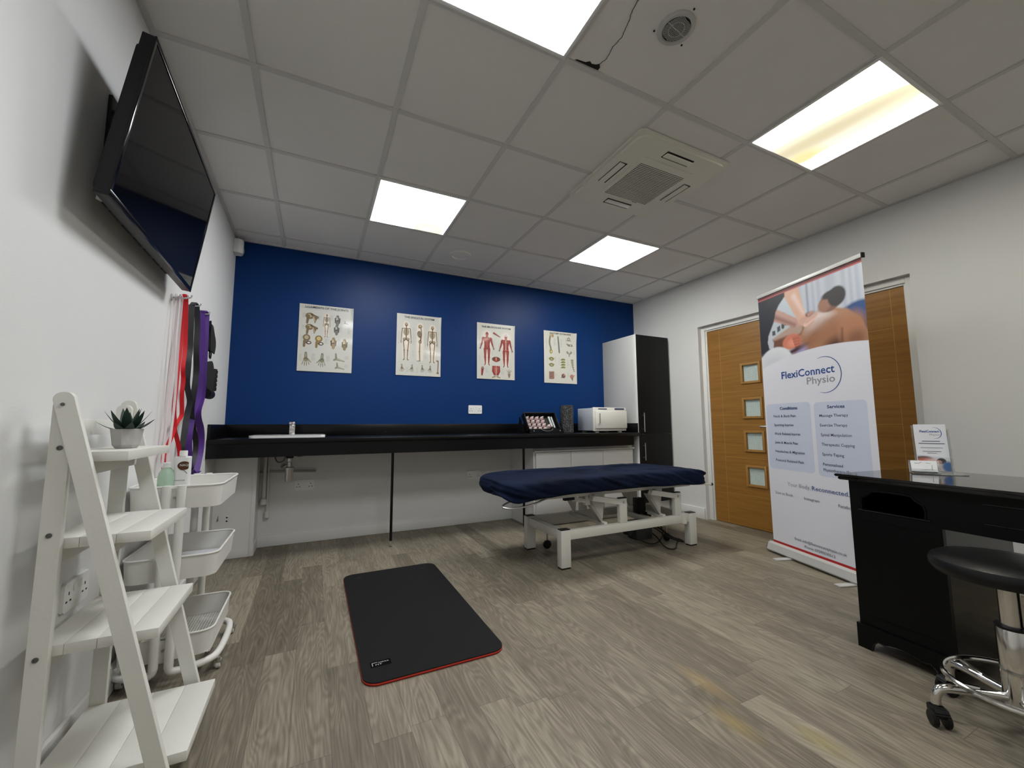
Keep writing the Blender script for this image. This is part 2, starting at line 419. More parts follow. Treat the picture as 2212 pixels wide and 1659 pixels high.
# ------------------------------------------------------------------ doors in the right wall
GLASS = bpy.data.materials.new('wired_frosted_glass'); GLASS.use_nodes = True
def _glass():
    nt = GLASS.node_tree; N = nt.nodes; L = nt.links; p = N['Principled BSDF']
    p.inputs['Roughness'].default_value = 0.25
    tc = N.new('ShaderNodeTexCoord')
    br = N.new('ShaderNodeTexBrick'); br.offset = 0.0; br.inputs['Scale'].default_value = 1.0
    br.inputs['Brick Width'].default_value = 0.0125; br.inputs['Row Height'].default_value = 0.0125; br.inputs['Mortar Size'].default_value = 0.0012
    br.inputs['Color1'].default_value = (0.60, 0.72, 0.68, 1); br.inputs['Color2'].default_value = (0.66, 0.78, 0.74, 1); br.inputs['Mortar'].default_value = (0.30, 0.36, 0.34, 1)
    sp = N.new('ShaderNodeSeparateXYZ'); cb = N.new('ShaderNodeCombineXYZ'); L.new(tc.outputs['Object'], sp.inputs[0]); L.new(sp.outputs[1], cb.inputs[0]); L.new(sp.outputs[2], cb.inputs[1])
    L.new(cb.outputs[0], br.inputs['Vector']); L.new(br.outputs['Color'], p.inputs['Base Color'])
_glass()
def door(name, y0, y1, gc, stile_hi, gz, groove_y):
    root = bpy.data.objects.new(name, None); COL.objects.link(root); root.location = (RX+0.05, (y0+y1)/2, 0); struct(root)
    ox, oy = -(RX+0.05), -(y0+y1)/2
    T = Matrix.Translation((ox, oy, 0))
    # frame (casing) inside the opening
    b = bmesh.new(); fw = 0.045
    for a, c in ((y0, y0+fw), (y1-fw, y1)): box(b, RX+0.045, DX+0.01, a, c, 0, DH, bev=0.003, M=T)
    box(b, RX+0.045, DX+0.01, y0+fw, y1-fw, DH-fw, DH, bev=0.003, M=T)
    for a, c in ((y0+fw, y0+fw+0.014), (y1-fw-0.014, y1-fw)): box(b, RX+0.058, DX+0.01, a, c, 0, DH-fw, bev=0.002, M=T)
    box(b, RX+0.058, DX+0.01, y0+fw+0.014, y1-fw-0.014, DH-fw-0.014, DH-fw, bev=0.002, M=T)
    link('door_frame', b, WHITEG, root)
    # leaf built as a grid of boards around the four openings
    L0, L1 = y0+fw+0.016, y1-fw-0.016; top = DH-fw-0.018; xl = RX+0.066; gw = 0.100
    b = bmesh.new()
    cuts = sorted(gz)
    box(b, xl, xl+0.04, L0, gc-gw, 0.006, top, M=T); box(b, xl, xl+0.04, gc+gw, L1, 0.006, top, M=T)
    zprev = 0.006
    for z in cuts:
        box(b, xl, xl+0.04, gc-gw, gc+gw, zprev, z-gw, M=T); zprev = z+gw
    box(b, xl, xl+0.04, gc-gw, gc+gw, zprev, top, M=T)
    leaf = link('door_leaf', b, OAK, root, smooth=False)
    # inlay lines
    b = bmesh.new()
    box(b, xl-0.0006, xl+0.001, groove_y-0.002, groove_y+0.002, 0.006, top, M=T)
    ra, rb = (L0, groove_y) if stile_hi else (groove_y, L1)
    zc = [0.30]+[(cuts[i]+cuts[i+1])/2 for i in range(3)]+[cuts[3]+0.20]
    for z in zc: box(b, xl-0.0006, xl+0.001, ra, rb, z-0.002, z+0.002, M=T)
    plabel(link('inlay_line', b, GROOVE, root, smooth=False), 'thin pale inlay lines across the door leaf')
    for z in cuts:
        b = bmesh.new(); g = gw; t = 0.022
        box(b, xl-0.012, xl+0.02, gc-g, gc-g+t, z-g, z+g, bev=0.003, M=T); box(b, xl-0.012, xl+0.02, gc+g-t, gc+g, z-g, z+g, bev=0.003, M=T)
        box(b, xl-0.012, xl+0.02, gc-g+t, gc+g-t, z-g, z-g+t, bev=0.003, M=T); box(b, xl-0.012, xl+0.02, gc-g+t, gc+g-t, z+g-t, z+g, bev=0.003, M=T)
        fr = link('glazing_frame', b, OAKD, root)
        b = bmesh.new(); box(b, xl+0.012, xl+0.018, gc-g+t-0.002, gc+g-t+0.002, z-g+t-0.002, z+g-t+0.002, M=T)
        link('wired_glass_pane', b, GLASS, fr, smooth=False)
    hy = (L0+0.06) if stile_hi else (L1-0.06)
    b = bmesh.new()
    lathe(b, [(0, 0.012), (0.024, 0.012), (0.026, 0.008), (0.026, 0)], n=24, M=T @ quadM((xl, hy, 0.95), (0, 1, 0), (0, 0, -1)) @ Matrix.Diagonal((1, 1, 1, 1)))
    sgn = 1 if stile_hi else -1
    tube(b, [(xl+ox, hy+oy, 0.95), (xl+ox-0.045, hy+oy, 0.95), (xl+ox-0.055, hy+oy+sgn*0.012, 0.95), (xl+ox-0.055, hy+oy+sgn*0.12, 0.95)], 0.009, 12)
    link('door_handle', b, STEEL, root)
door('door_1', *D1, -1.478, True, [0.487, 0.812, 1.126, 1.460], -1.165)
door('door_2', *D2, -2.300, False, [0.487, 0.812, 1.126, 1.460], -2.560)
# dark void behind door openings is closed by the leaves

# ------------------------------------------------------------------ ceiling light panels
def panel_mat(name, patches, power, tint):
    m = bpy.data.materials.new(name); m.use_nodes = True
    nt = m.node_tree; N = nt.nodes; L = nt.links
    for n in list(N): N.remove(n)
    out = N.new('ShaderNodeOutputMaterial'); em = N.new('ShaderNodeEmission'); L.new(em.outputs[0], out.inputs[0])
    P = PANEL_POWER*power; white = [P*c for c in tint]
    prev = None
    tc = N.new('ShaderNodeTexCoord')
    for (cx, cy, rx, ry, rot, col, amt) in patches:
        mp = N.new('ShaderNodeMapping'); mp.vector_type = 'TEXTURE'
        mp.inputs['Location'].default_value = (cx, cy, 0); mp.inputs['Rotation'].default_value = (0, 0, rot); mp.inputs['Scale'].default_value = (rx, ry, 1)
        L.new(tc.outputs['Object'], mp.inputs[0])
        g = N.new('ShaderNodeTexGradient'); g.gradient_type = 'SPHERICAL'; L.new(mp.outputs[0], g.inputs[0])
        rp = N.new('ShaderNodeValToRGB'); el = rp.color_ramp.elements
        if prev is None:      # fades exponentially from the bright lamp area to the dim yellowed area
            for q in range(9):
                t = q/8
                e = el[0] if q == 0 else (el[1] if q == 8 else el.new(t*amt))
                e.position = t*amt; e.color = (*[white[i]**(1-t)*col[i]**t for i in range(3)], 1)
            L.new(g.outputs['Fac'], rp.inputs[0]); prev = rp.outputs[0]
        else:
            el[0].color = (0, 0, 0, 1); el[1].position = amt; el[1].color = (1, 1, 1, 1); rp.color_ramp.interpolation = 'EASE'
            L.new(g.outputs['Fac'], rp.inputs[0])
            mx = N.new('ShaderNodeMix'); mx.data_type = 'RGBA'
            L.new(rp.outputs[0], mx.inputs[0]); L.new(prev, mx.inputs[6]); mx.inputs[7].default_value = (*col, 1); prev = mx.outputs[2]
    if prev is None: em.inputs[0].default_value = (*white, 1)
    else: L.new(prev, em.inputs[0])
    em.inputs[1].default_value = 1.0
    return m
YEL = (1.0, 0.88, 0.42); TAN = (0.84, 0.68, 0.34)
pats = [
    [(0.15, 0.24, 0.30, 0.24, 0.0, (1.0, 0.92, 0.52), 0.65)],
    [(-0.10, -0.17, 0.28, 0.18, 0.3, (1.0, 0.98, 0.72), 0.8)],
    [],
    [(0.02, 0.18, 0.30, 1.25, 0.08, (0.98, 0.88, 0.52), 0.60), (0.005, 0.10, 0.12, 0.80, 0.08, (0.86, 0.76, 0.50), 0.9), (0.12, 0.24, 0.12, 0.16, 0.0, (1.0, 0.91, 0.46), 0.8)],
    [], []]
POWS = [1.30, 1.38, 0.95, 1.65, 0.60, 0.60]
TINTS = [(0.98, 1.0, 1.02), (1.0, 0.995, 0.95), (0.97, 1.0, 1.04), (1.0, 0.975, 0.85), (0.99, 1.0, 1.0), (1.0, 0.97, 0.84)]
lbl = ['square ceiling light panel nearest the blue wall on the television side, corner yellowed',
       'square ceiling light panel nearest the blue wall on the door side, faintly yellow',
       'bright white ceiling light panel cut off by the top edge of the photo',
       'ceiling light panel beside the air conditioner with a broad yellow stripe down its middle',
       'white ceiling light panel behind the camera on the television side', 'white ceiling light panel behind the camera on the desk side']
for i, (x, y) in enumerate(lights_at):
    t = thing('ceiling_light', lbl[i], 'ceiling light', (x, y, CZ))
    b = bmesh.new(); g = 0.282; o_ = 0.298
    for s in (-1, 1):
        box(b, s*g, s*o_, -o_, o_, -0.006, 0.0, bev=0.001); box(b, -g, g, s*g, s*o_, -0.006, 0.0, bev=0.001)
    link('frame', b, WHITEG, t)
    b = bmesh.new(); box(b, -g, g, -g, g, -0.004, -0.001)
    link('diffuser', b, panel_mat('light_diffuser_%d' % i, pats[i], POWS[i], TINTS[i]), t, smooth=False)

# ------------------------------------------------------------------ air conditioning cassette
ACM = mat('cream_ac_plastic', (0.74, 0.73, 0.65), 0.35)
ac = thing('air_conditioner', 'square cream ceiling air conditioner cassette with central grille and four louvres', 'air conditioner', (2.485, -2.115, CZ))
b = bmesh.new(); prism(b, rrect(0.70, 0.70, 0.03), -0.012, 0.0); prism(b, rrect(0.66, 0.66, 0.05), -0.024, -0.012); link('cover_panel', b, ACM, ac)
b = bmesh.new(); prism(b, rrect(0.40, 0.40, 0.015), -0.030, -0.024); link('intake_frame', b, ACM, ac)
b = bmesh.new(); box(b, -0.175, 0.175, -0.150, 0.180, -0.0308, -0.030); link('intake_opening', b, mat('ac_dark_filter', (0.05, 0.045, 0.04), 0.8), ac, smooth=False)
b = bmesh.new()
for k in range(26):
    y = -0.147+k*0.0130; box(b, -0.175, 0.175, y, y+0.0052, -0.034, -0.0305)
link('intake_grille', b, ACM, ac, smooth=False)
for dx, dy, lx, ly in ((0, -0.262, 0.20, 0.048), (0, 0.262, 0.20, 0.048), (-0.262, 0, 0.048, 0.20), (0.262, 0, 0.048, 0.20)):
    b = bmesh.new(); box(b, dx-lx/2-0.004, dx+lx/2+0.004, dy-ly/2-0.004, dy+ly/2+0.004, -0.0250, -0.0235)
    sl = link('air_slot', b, DARK, ac, smooth=False)
    b = bmesh.new()
    if lx > ly: box(b, -lx/2, lx/2, -ly/2, ly/2-0.010, -0.003, 0.003, bev=0.001, M=Matrix.Translation((dx, dy+(0.004 if dy < 0 else -0.0), -0.029)) @ Matrix.Rotation(0.10, 4, 'X'))
    else: box(b, -lx/2, lx/2-0.012, -ly/2, ly/2, -0.003, 0.003, bev=0.001, M=Matrix.Translation((dx, dy, -0.029)) @ Matrix.Rotation(0.10, 4, 'Y'))
    link('louvre', b, ACM, sl)
for k in range(3):
    b = bmesh.new(); lathe(b, [(0, -0.003), (0.004, -0.003), (0.004, 0)], (0.07+k*0.014, 0.188, -0.030), 8); link('indicator_light', b, DARK, ac)

# round speaker / vent in ceiling
v = thing('ceiling_speaker', 'round grey slotted ceiling speaker grille beside the cracked tile', 'speaker', (1.872, -2.925, CZ))
b = bmesh.new(); lathe(b, [(0, -0.001), (0.052, -0.001), (0.056, -0.008), (0.066, -0.008), (0.070, -0.003), (0.071, 0.003)], n=48); link('rim', b, mat('grey_vent_plastic', (0.50, 0.50, 0.48), 0.5), v)
b = bmesh.new(); lathe(b, [(0, -0.003), (0.052, -0.003)], n=48); link('grille_back', b, DARK, v)
b = bmesh.new()
for k in range(-12, 13):
    y = k*0.0042; h = sqrt(max(0, 0.051**2-y*y)); pts = []
    for q in range(13):
        x = -h+2*h*q/12; pts.append((x, y+0.004*sin(x*90), -0.005))
    if h > 0.01: tube(b, pts, 0.0011, 4)
tube(b, [(-0.05, -0.008, -0.005), (0, 0, -0.005), (0.05, 0.008, -0.005)], 0.002, 6)
tube(b, [(0.03*cos(a*pi/12), 0.03*sin(a*pi/12), -0.005) for a in range(24)], 0.0012, 4, closed=True)
link('grille_bars', b, mat('grey_vent_plastic'), v)
for a in (0.5, 2.6, 4.7):
    b = bmesh.new(); lathe(b, [(0, -0.003), (0.004, -0.003), (0.004, 0.0)], (0.085*cos(a), 0.085*sin(a), 0), 8); link('fixing_screw', b, DARK, v)
b = bmesh.new(); lathe(b, [(0, -0.004), (0.055, -0.004), (0.068, -0.002), (0.075, -0.010), (0.098, -0.010), (0.104, -0.002), (0.105, 0.003)], (0, 0, 0), 40)
o = link('ceiling_disc', b, CEIL, loc=(1.795, -0.50, CZ)); tag(o, 'flat round white disc set in the ceiling tile near the blue wall', 'ceiling disc')

# motion sensor in the corner
s = thing('motion_sensor', 'small white motion sensor high in the corner of blue wall', 'sensor', (0.0, -0.075, 2.382))
b = bmesh.new(); prism(b, [(0.0, -0.05), (0.035, -0.055), (0.062, -0.03), (0.066, 0.0), (0.05, 0.045), (0.0, 0.05)], 0.0, 0.115); bmesh.ops.bevel(b, geom=b.edges[:], offset=0.004, segments=2, affect='EDGES'); link('body', b, SOCK, s)
b = bmesh.new(); box(b, 0.055, 0.068, -0.025, 0.02, 0.02, 0.05, bev=0.003); link('lens', b, mat('milky_lens', (0.6, 0.6, 0.58), 0.25), s)

# ------------------------------------------------------------------ power sockets
def socket(M, label, w=0.147, h=0.086):
    t = thing('power_socket', label, 'power socket', M.translation)
    R = Matrix.Translation(-M.translation) @ M
    b = bmesh.new(); prism(b, rrect(w, h, 0.006), 0.0, 0.009, M=R); bmesh.ops.bevel(b, geom=[e for e in b.edges], offset=0.0015, segments=1, affect='EDGES'); link('faceplate', b, SOCK, t)
    for sx in (-1, 1):
        cx = sx*0.047
        for (px, py, ww, hh) in ((0, -0.006+0.014, 0.005, 0.009), (-0.011, -0.014, 0.009, 0.005), (0.011, -0.014, 0.009, 0.005)):
            b = bmesh.new(); prism(b, [(cx+px-ww/2, py-hh/2), (cx+px+ww/2, py-hh/2), (cx+px+ww/2, py+hh/2), (cx+px-ww/2, py+hh/2)], 0.0092, 0.0096, M=R)
            link('pin_hole', b, DARK, t, smooth=False)
    for sx in (-1, 1):
        b = bmesh.new(); prism(b, rrect(0.014, 0.020, 0.002, cx=sx*0.017, cy=0.018), 0.009, 0.012, M=R); link('switch', b, SOCK, t)
XB = lambda x, z: quadM((x, -0.0, z), (1, 0, 0), (0, 0, 1))
socket(XB(2.135, 1.134), 'white double socket on the blue wall above the worktop')
socket(XB(0.592, 0.476), 'white double socket under the worktop beside the sink trap')
socket(XB(2.125, 0.470), 'white double socket under the worktop behind head of the massage bed')
socket(quadM((0.0, -2.185, 0.475), (0, 1, 0), (0, 0, 1)), 'white double socket on the left wall seen through the ladder shelf')

# ================================================================== WORKTOP
WX = 3.797
wt = thing('worktop', 'long black worktop with deep fascia and upstands along the blue wall', 'worktop', (0, 0, 0.757))
def T0(o): return Matrix.Translation(-o.location)
b = bmesh.new(); box(b, 0.001, WX, -0.600, -0.001, 0.852, 0.888, bev=0.006, M=T0(wt)); link('counter_slab', b, WORK, wt)
b = bmesh.new(); box(b, 0.001, 3.712, -0.592, -0.572, 0.757, 0.852, M=T0(wt)); link('fascia', b, WORK, wt, smooth=False)
b = bmesh.new(); box(b, 0.001, WX, -0.019, -0.001, 0.8885, 0.988, bev=0.002, M=T0(wt)); _s1 = link('upstand', b, WORK, None, loc=(0, 0, 0.757)); tag(_s1, 'long black upstand strip along the foot of the blue wall', 'upstand')
b = bmesh.new(); box(b, 0.001, 0.019, -0.585, -0.0195, 0.8885, 0.988, bev=0.002, M=T0(wt)); _s1 = link('upstand', b, WORK, None, loc=(0, 0, 0.757)); tag(_s1, 'short black upstand strip on the left wall at the worktop end', 'upstand')
b = bmesh.new(); box(b, WX-0.018, WX, -0.570, -0.0195, 0.8885, 0.988, bev=0.002, M=T0(wt)); _s1 = link('upstand', b, WORK, None, loc=(0, 0, 0.757)); tag(_s1, 'short black upstand strip against the tall cabinet side', 'upstand')
for (x, y, l) in ((1.238, -0.475, 'thin black worktop leg near the middle of the floor, left of the massage bed'), (2.42, -0.535, 'thin black worktop leg beside the white base units behind the massage bed')):
    t = thing('support_leg', l, 'table leg', (x, y, 0), group='thin black legs under the worktop')
    b = bmesh.new(); tube(b, [(0, 0, 0.05), (0, 0, 0.8515)], 0.011, 16); link('pole', b, BLKG, t)
    b = bmesh.new(); lathe(b, [(0, 0), (0.012, 0.0), (0.013, 0.006), (0.006, 0.012), (0.006, 0.035), (0.012, 0.04), (0.012, 0.05), (0, 0.05)], n=16); plabel(link('adjustable_foot', b, CHROME, t), 'chrome screw foot')

# sink and tap
sk = thing('sink', 'shallow white inset sink with raised rim on the black worktop', 'sink', (0.475, -0.300, 0.888))
b = bmesh.new()
prism(b, rrect(0.500, 0.400, 0.03), 0.0, 0.018)
bmesh.ops.bevel(b, geom=[e for e in b.edges if abs(e.verts[0].co.z-0.018) < 1e-5 and abs(e.verts[1].co.z-0.018) < 1e-5], offset=0.006, segments=3, affect='EDGES')
link('rim', b, mat('white_ceramic', (0.80, 0.80, 0.79), 0.12), sk)
b = bmesh.new(); lathe(b, [(0, 0.0186), (0.13, 0.0186), (0.14, 0.0184)], (0, -0.03, 0), 40, M=Matrix.Diagonal((1.35, 1, 1, 1))); link('bowl', b, mat('white_ceramic_shade', (0.6, 0.6, 0.6), 0.15), sk)
tp = thing('mixer_tap', 'square chrome mixer tap standing on the white sink', 'tap', (0.485, -0.145, 0.906))
b = bmesh.new(); box(b, -0.021, 0.021, -0.02, 0.02, 0, 0.078, bev=0.003); box(b, -0.016, 0.016, -0.11, 0.0, 0.052, 0.076, bev=0.003); link('spout_body', b, CHROME, tp)
b = bmesh.new(); box(b, -0.010, 0.010, -0.012, 0.012, 0.078, 0.088); box(b, -0.021, 0.021, -0.055, 0.02, 0.088, 0.108, bev=0.003, M=Matrix.Rotation(0.12, 4, 'X')); link('lever', b, CHROME, tp)
# trap and pipes
tr = thing('bottle_trap', 'chrome bottle trap and waste pipes hanging below the sink', 'sink trap', (0.482, -0.24, 0.53))
b = bmesh.new(); lathe(b, [(0, 0.0), (0.020, 0.004), (0.028, 0.018), (0.030, 0.10), (0.034, 0.106), (0.034, 0.118), (0.022, 0.124), (0.018, 0.16), (0.022, 0.165), (0.022, 0.19), (0.0, 0.19)], n=28); link('trap_bottle', b, STEEL, tr)
b = bmesh.new(); lathe(b, [(0.024, 0.19), (0.028, 0.195), (0.028, 0.24), (0.034, 0.25), (0.034, 0.321), (0, 0.321)], n=24); link('waste_fitting', b, BLK, tr)
b = bmesh.new(); tube(b, [(0, 0, 0.145), (-0.04, 0.02, 0.118), (-0.055, 0.10, 0.118), (-0.055, 0.236, 0.118)], 0.014, 12, smooth_path=2); link('waste_arm', b, STEEL, tr)
b = bmesh.new(); tube(b, [(-0.01, 0.06, 0.321), (-0.03, 0.08, 0.22), (-0.05, 0.15, 0.15), (-0.115, 0.21, 0.145), (-0.125, 0.21, 0.30)], 0.006, 8, smooth_path=2)
tube(b, [(0.01, 0.06, 0.321), (0.04, 0.08, 0.20), (0.07, 0.15, 0.19), (0.13, 0.215, 0.21)], 0.006, 8, smooth_path=2); link('water_hose', b, mat('grey_hose', (0.22, 0.22, 0.2), 0.4, metal=0.5), tr)
def simple(name, bm, m, label, cat, group=None, smooth=True):
    # a thing that is one mesh: origin at its base
    xs = [v.co for v in bm.verts]; c = Vector(((min(v.x for v in xs)+max(v.x for v in xs))/2, (min(v.y for v in xs)+max(v.y for v in xs))/2, min(v.z for v in xs)))
    for v in bm.verts: v.co -= c
    o = link(name, bm, m, smooth=smooth, loc=c); return tag(o, label, cat, group)
b = bmesh.new(); tube(b, [(0.262, -0.022, 0.604), (0.668, -0.022, 0.588)], 0.009, 10); tube(b, [(0.668, -0.022, 0.588), (0.668, -0.004, 0.588)], 0.009, 10)
simple('water_pipe', b, mat('painted_pipe', (0.36, 0.35, 0.32), 0.5), 'thin horizontal pipe along the wall behind the sink trap', 'pipe')
b = bmesh.new(); tube(b, [(0.300, -0.05, 0.757), (0.300, -0.05, 0.385)], 0.013, 14); lathe(b, [(0.014, 0.05), (0.022, 0.04), (0.024, 0.0), (0, 0)], (0.300, -0.05, 0.345), 16)
simple('waste_pipe', b, PVC, 'thicker and shorter of the two white vertical pipes under the worktop', 'pipe', 'white pipes under the worktop')
b = bmesh.new(); tube(b, [(0.322, -0.025, 0.757), (0.326, -0.025, 0.27)], 0.008, 12); lathe(b, [(0.010, 0.05), (0.018, 0.04), (0.020, 0.0), (0, 0)], (0.326, -0.025, 0.235), 16)
simple('waste_pipe', b, PVC, 'thinner and longer of the two white vertical pipes under the worktop', 'pipe', 'white pipes under the worktop')

# ------------------------------------------------------------------ base unit and tall cabinet
bu = thing('base_unit', 'low white base unit with three plain doors under the worktop', 'cabinet', (2.55, -0.485, 0))
TB = T0(bu)
b = bmesh.new(); box(b, 2.5685, 3.780, -0.480, -0.002, 0.10, 0.748, M=TB); box(b, 2.550, 2.568, -0.482, -0.002, 0.0, 0.748, M=TB); link('carcass', b, MELA, bu, smooth=False)
b = bmesh.new(); box(b, 2.568, 3.780, -0.44, -0.42, 0.0, 0.10, M=TB); link('plinth', b, MELA, bu, smooth=False)
b = bmesh.new(); box(b, 2.550, 3.790, -0.512, -0.480, 0.712, 0.728, bev=0.002, M=TB); link('top_rail', b, MELA, bu)
for x0, x1 in ((2.572, 2.970), (2.975, 3.370), (3.375, 3.774)):
    b = bmesh.new(); box(b, x0, x1, -0.500, -0.482, 0.105, 0.706, bev=0.002, M=TB); link('door', b, MELA, bu)
tc_ = thing('tall_cabinet', 'tall cabinet with black doors and white side beside the blue wall', 'cabinet', (3.80, -0.575, 0))
TC = T0(tc_)
b = bmesh.new(); box(b, 3.799, 4.285, -0.550, -0.002, 0.14, 1.966, bev=0.001, M=TC); box(b, 3.799, 3.803, -0.572, -0.002, 0.0, 1.968, M=TC); link('carcass', b, MELA, tc_)
b = bmesh.new(); box(b, 3.82, 4.285, -0.50, -0.48, 0, 0.14, M=TC); box(b, 3.82, 3.84, -0.48, -0.1, 0, 0.14, M=TC); link('plinth', b, MELA, tc_, smooth=False)
for z0, z1, h0, h1 in ((0.872, 1.966, 0.893, 1.100), (0.140, 0.868, 0.590, 0.775)):
    b = bmesh.new(); box(b, 3.8035, 4.285, -0.572, -0.551, z0, z1, bev=0.0015, M=TC); d = link('door', b, CABBLK, tc_)
    b = bmesh.new(); tube(b, [(3.860, -0.602, h0), (3.860, -0.602, h1)], 0.0055, 12)
    for hz in (h0+0.03, h1-0.03): tube(b, [(3.860, -0.602, hz), (3.860, -0.572, hz)], 0.004, 8)
    bmesh.ops.transform(b, matrix=TC, verts=b.verts[:]); link('handle', b, STEEL, d)

# ------------------------------------------------------------------ things on the worktop
tw = thing('towel_warmer', 'white square towel warmer cabinet on worktop against the tall cabinet', 'towel warmer', (3.50, -0.30, 0.888))
TWM = mat('cream_appliance', (0.72, 0.71, 0.66), 0.35); TWS = mat('grey_steel_side', (0.50, 0.53, 0.58), 0.45)
b = bmesh.new(); box(b, -0.215, 0.215, -0.155, 0.12, 0.022, 0.262, bev=0.006); link('shell', b, TWS, tw)
b = bmesh.new(); box(b, -0.220, 0.222, -0.170, -0.150, 0.018, 0.268, bev=0.005); link('front_frame', b, TWM, tw)
b = bmesh.new(); box(b, -0.202, 0.222, -0.186, -0.171, 0.045, 0.232, bev=0.006); dr = link('door', b, TWM, tw)
b = bmesh.new(); box(b, -0.160, -0.146, -0.198, -0.186, 0.10, 0.205, bev=0.003); lathe(b, [(0, 0.012), (0.005, 0.012), (0.006, 0)], n=10, M=quadM((-0.165, -0.186, 0.098), (1, 0, 0), (0, 0, 1))); link('handle', b, CHROME, dr)
b = bmesh.new(); box(b, -0.155, -0.04, -0.1725, -0.170, 0.248, 0.258); link('control_strip', b, mat('slate_strip', rgb(62, 78, 105), 0.3), tw, smooth=False)
b = bmesh.new(); box(b, 0.065, 0.195, -0.1725, -0.170, 0.245, 0.262); link('display_strip', b, mat('slate_strip'), tw, smooth=False)
for sx in (-0.15, 0.16):
    for sy in (-0.13, 0.09):
        b = bmesh.new(); box(b, sx-0.02, sx+0.02, sy-0.015, sy+0.015, 0, 0.018, bev=0.003); link('foot', b, SOCK, tw)
# foam roller
def speckle():
    m = mat('speckled_foam', (0.03, 0.03, 0.032), 0.85); nt = m.node_tree; p = nt.nodes['Principled BSDF']
    tc = nt.nodes.new('ShaderNodeTexCoord'); v = nt.nodes.new('ShaderNodeTexVoronoi'); v.inputs['Scale'].default_value = 115
    nt.links.new(tc.outputs['Object'], v.inputs['Vector']); r = nt.nodes.new('ShaderNodeValToRGB'); e = r.color_ramp.elements
    e[0].position = 0.0; e[0].color = (0.42, 0.42, 0.42, 1); e[1].position = 0.42; e[1].color = (0.022, 0.022, 0.025, 1)
    nt.links.new(v.outputs['Distance'], r.inputs[0]); nt.links.new(r.outputs[0], p.inputs['Base Color']); return m
b = bmesh.new(); lathe(b, [(0, 0), (0.066, 0), (0.070, 0.005), (0.070, 0.285), (0.066, 0.290), (0, 0.290)], n=48)
o = link('foam_roller', b, speckle(), loc=(3.062, -0.30, 0.888)); tag(o, 'black foam roller with white speckles standing upright on the worktop', 'foam roller')
# cupping case
cs = thing('cupping_case', 'open black carry case of glass therapy cups propped on the worktop', 'carry case', (2.735, -0.30, 0.888))
CT = Matrix.Translation((0, 0.0, 0.084)) @ Matrix.Rotation(radians(56), 4, 'X')
b = bmesh.new(); CW, CDp = 0.185, 0.20
box(b, -CW, CW, -0.095, 0.115, 0.0, 0.008, M=CT)
box(b, -CW, -CW+0.007, -0.095, 0.115, 0.0, 0.065, bev=0.002, M=CT); box(b, CW-0.007, CW, -0.095, 0.115, 0.0, 0.065, bev=0.002, M=CT)
box(b, -CW, CW, 0.108, 0.115, 0.0, 0.065, bev=0.002, M=CT); box(b, -CW, CW, -0.095, -0.088, 0.0, 0.065, bev=0.002, M=CT)
link('tray', b, BLK, cs)
b = bmesh.new(); prism(b, [(-0.195, 0.0), (0.195, 0.0), (0.195, 0.046), (-0.195, 0.046)], 0, 0.012, M=Matrix.Translation((0, -0.125, 0)) @ Matrix.Rotation(radians(90), 4, 'X')); link('front_panel', b, BLKG, cs)
b = bmesh.new(); prism(b, [(0.0, 0.0), (0.02, 0.0), (0.14, 0.0), (0.105, 0.165), (0.085, 0.170)], -0.198, -0.190, M=quadM((0, -0.02, 0), (0, 1, 0), (0, 0, 1))); link('side_flap', b, BLK, cs)
b = bmesh.new(); tube(b, [(-0.07, -0.138, 0.045), (-0.05, -0.150, 0.030), (0, -0.152, 0.022), (0.05, -0.150, 0.030), (0.07, -0.138, 0.045)], 0.005, 8, smooth_path=2); link('handle', b, mat('grey_handle', (0.08, 0.08, 0.085), 0.3), cs)
for sx in (-0.15, 0.15):
    b = bmesh.new(); lathe(b, [(0, 0.006), (0.006, 0.006), (0.007, 0)], n=12, M=quadM((sx, -0.137, 0.028), (1, 0, 0), (0, 0, 1))); link('stud', b, CHROME, cs)
b = bmesh.new(); tube(b, [(0.118, -0.04, 0.020), (0.118, 0.085, 0.020)], 0.012, 12); tube(b, [(0.148, -0.05, 0.020), (0.148, 0.085, 0.020)], 0.010, 12)
bmesh.ops.transform(b, matrix=CT, verts=b.verts[:])
for v_ in b.verts: v_.co += Vector((2.735, -0.30, 0.888))
pg = simple('cupping_pump', b, mat('clear_grey_plastic', (0.4, 0.42, 0.42), 0.15), 'clear suction pump lying in the right end of the cupping case', 'pump')
CUPM = mat('pinkish_clear_cup', (0.62, 0.46, 0.46), 0.15, coat=0.3)
cup0 = None; rows = ['bottom', 'second', 'third', 'top']; cols = ['leftmost', 'second', 'middle', 'fourth', 'fifth']
for ci in range(4):
    for ri in range(4):
        if cup0 is None:
            cup0 = thing('therapy_cup', '', 'therapy cup', (0, 0, 0))
            b = bmesh.new(); lathe(b, [(0.019, 0), (0.0205, 0.001), (0.019, 0.016), (0.014, 0.028), (0.0065, 0.033), (0, 0.033)], n=16); cb_ = link('cup_bell', b, CUPM, cup0)
            b = bmesh.new(); lathe(b, [(0.0065, 0.033), (0.0065, 0.039), (0.0035, 0.041), (0.0035, 0.050), (0, 0.050)], n=12); link('valve', b, mat('pale_valve', (0.8, 0.74, 0.72), 0.3), cup0)
            c = cup0
        else:
            c = cup0.copy(); COL.objects.link(c)
            for ch in list(cup0.children):
                k = ch.copy(); COL.objects.link(k); k.parent = c
        lx = -0.145+ci*0.058; ly = -0.062+ri*0.043
        Mx = Matrix.Translation((2.735, -0.30, 0.888)) @ CT @ Matrix.Translation((lx, ly, 0.009))
        c.matrix_world = Mx
        c['label'] = 'clear therapy cup in the black case, %s row, %s of the four columns' % (rows[ri], ['leftmost', 'second from left', 'third from left', 'rightmost'][ci])
        c['category'] = 'therapy cup'; c['group'] = 'therapy cups in the black case'
c = cup0.copy(); COL.objects.link(c)
